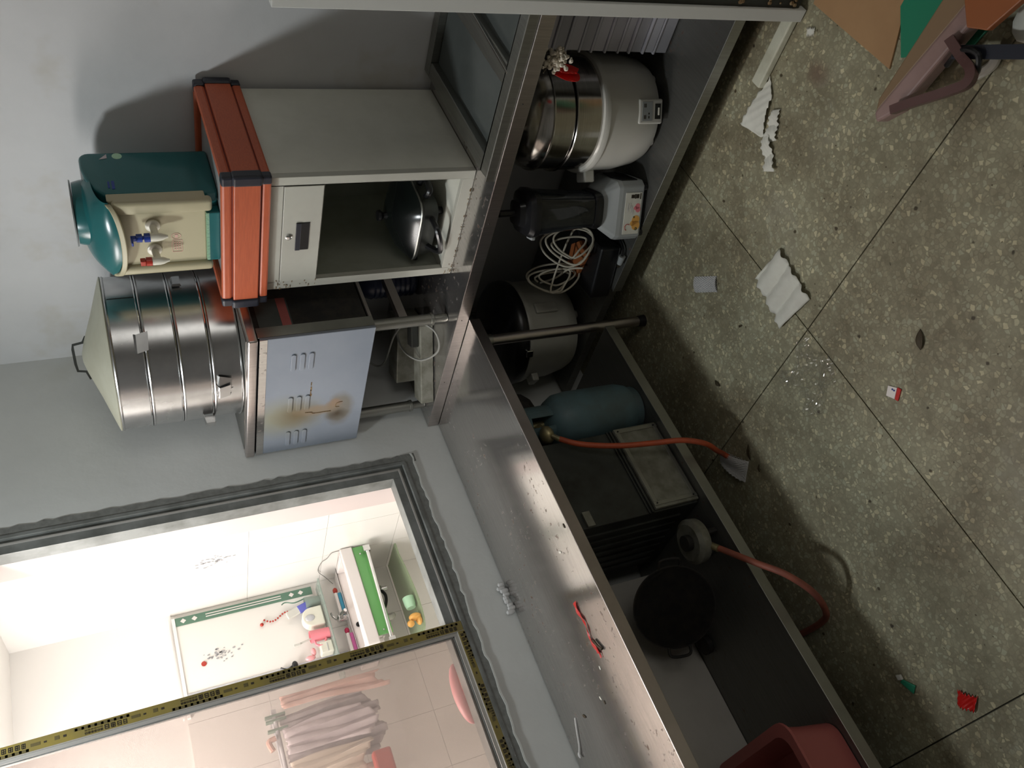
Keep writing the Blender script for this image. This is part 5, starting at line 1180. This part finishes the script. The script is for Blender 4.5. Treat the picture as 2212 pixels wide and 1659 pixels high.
sheet([(-2.297, -.815), (-2.328, -.785), (-2.362, -.822), (-2.335, -.858)], 'crumpled red wrapper on the floor at the lower left', name='red_wrapper', mt_='red', fold=.009, nfold=3.5)
gw = thing('green_wrapper', (-2.205, -.655, 0), 'small silver and green foil wrapper on the shaded floor', 'wrapper')
finish(B().prism([(-2.185, -.648, .001), (-2.190, -.665, .001), (-2.205, -.662, .001), (-2.200, -.645, .001)], (0, 0, .008)), 'foil_end', 'whiteg', gw, bevel=.002)
finish(B().prism([(-2.204, -.66, .001), (-2.235, -.69, .001), (-2.250, -.665, .001), (-2.205, -.645, .001)], (0, 0, .005)), 'green_part', 'green_board', gw, bevel=.002)

# ============================================================ RIGHT EDGE OF THE SCENE: stand, boards, fallen stool
sd = thing('panel_stand', (-.645, -1.86, 0), 'tall white post stand with a dark panel and a cream foot bar', 'stand')
pb = B(); pb.box((-.672, -1.836, .004), (-.645, -1.800, 1.5))
for v_ in pb.v:
    if v_.z > 1: v_.y += .026; v_.x -= .004
finish(pb, 'post', 'stand_post', sd, bevel=.002)
finish(B().box((-.660, -1.81, .002), (-.618, -1.580, .026)), 'foot_bar', 'stand', sd, bevel=.005, seg=3)
pb = B(); pb.box((-.664, -2.5, .03), (-.650, -1.838, 1.46))
for v_ in pb.v:
    if v_.z > 1: v_.y += .024; v_.x -= .004
finish(pb, 'dark_panel', 'dark', sd)
dd = B()
for k in range(26): dd.sphere((-.665, -1.845 - random.random()*.03, .05 + random.random()*.3), random.uniform(.003, .008), 7)
stuff(finish(dd, 'dirt_spot', 'rust', sd))
tag(finish(B().prism([(-.685, -1.862, .001), (-1.030, -1.872, .001), (-1.03, -2.5, .001), (-.70, -2.5, .001)][0:1] + [(-1.028, -1.868, .001), (-.90, -2.16, .001), (-.60, -2.20, .001)], (0, 0, .006)), 'cardboard_sheet', 'card', bevel=.001), 'brown cardboard sheet lying by the dark panel stand', 'cardboard')
tag(finish(B().prism([(-.96, -2.00, .0075), (-1.045, -1.91, .0075), (-1.20, -2.02, .0075), (-1.25, -2.30, .0075), (-.95, -2.35, .0075)], (0, 0, .006)), 'green_board', 'green_board', bevel=.001), 'green board lying under the fallen stool plank', 'board')
fs = thing('fallen_stool', (-1.27, -2.1, 0), 'toppled stool with a wide wooden plank and brown square tube legs', 'stool')
finish(B().prism([(-1.128, -1.808, .055), (-1.150, -1.792, .055), (-1.186, -1.850, .055), (-1.232, -2.150, .055), (-1.290, -2.50, .055), (-1.245, -2.50, .055), (-1.182, -2.128, .055), (-1.142, -1.892, .055)], (0, 0, .045)), 'seat_plank', 'plank', fs, bevel=.008, seg=3)
finish(B().prism([(-1.112, -1.835, .045), (-1.127, -1.806, .045), (-1.141, -1.892, .045), (-1.181, -2.128, .045), (-1.244, -2.50, .045), (-1.130, -2.50, .045), (-1.116, -2.09, .045)], (0, 0, .046)), 'plank_edge', 'plank_edge', fs, bevel=.004)
tb_ = finish(B().tube([(-1.186, -1.853, .118), (-1.215, -1.888, .118), (-1.290, -1.972, .116), (-1.312, -2.006, .112), (-1.298, -2.028, .108), (-1.255, -2.034, .104), (-1.205, -2.05, .11)], .0105, 4, 6, square=True), 'leg', 'browntube', fs)
finish(B().box((-1.195, -1.8555, .109), (-1.177, -1.8515, .127), rot((-1.186, -1.853, .118), -39)), 'tube_opening', 'black', tb_)
finish(B().tube([(-1.224, -2.028, .085), (-1.60, -2.25, .085)], .015, 4, 1, square=True), 'cross_bar', 'navy', fs)
finish(B().tube([(-1.215, -1.99, .075), (-1.245, -2.045, .105), (-1.29, -2.062, .112), (-1.305, -2.035, .10), (-1.295, -2.01, .08)], .007, 8), 'hook', 'black', fs, smooth=True)
tag(finish(B().prism([(-1.235, -2.092, .103), (-1.283, -2.112, .103), (-1.40, -2.45, .103), (-1.20, -2.45, .103), (-1.185, -2.135, .103)], (0, 0, .02)), 'orange_brown_board', 'orange_brown', bevel=.003), 'orange brown board behind the stool plank', 'board')
b = B(); b.tube([(-1.255, -1.99, .012), (-1.275, -2.03, .014), (-1.26, -2.07, .014)], .012, 8)
tag(finish(b, 'white_tube', 'whiteg', smooth=True), 'white bent plastic tube under the stool leg', 'tube')
tag(finish(B().sphere((-1.36, -2.20, .03), (.06, .04, .025), 12).sphere((-1.30, -2.15, .03), (.04, .05, .02), 12), 'crumpled_bag', 'paper', smooth=True), 'crumpled pale bag behind the stool cross bar', 'bag')
tag(finish(B().box((-1.75, -2.27, .001), (-1.33, -2.09, .004), rot((-1.5, -2.2, 0), -25)), 'pale_sheet', 'plank'), 'pale pinkish sheet on the floor beneath the black bar', 'sheet')
tag(finish(B().box((-1.55, -2.7, .001), (-1.25, -2.25, .03)), 'dark_bag', 'black_matt', bevel=.01), 'dark bag at the far corner beyond the stool', 'bag')
# stain on the floor slab near the stand
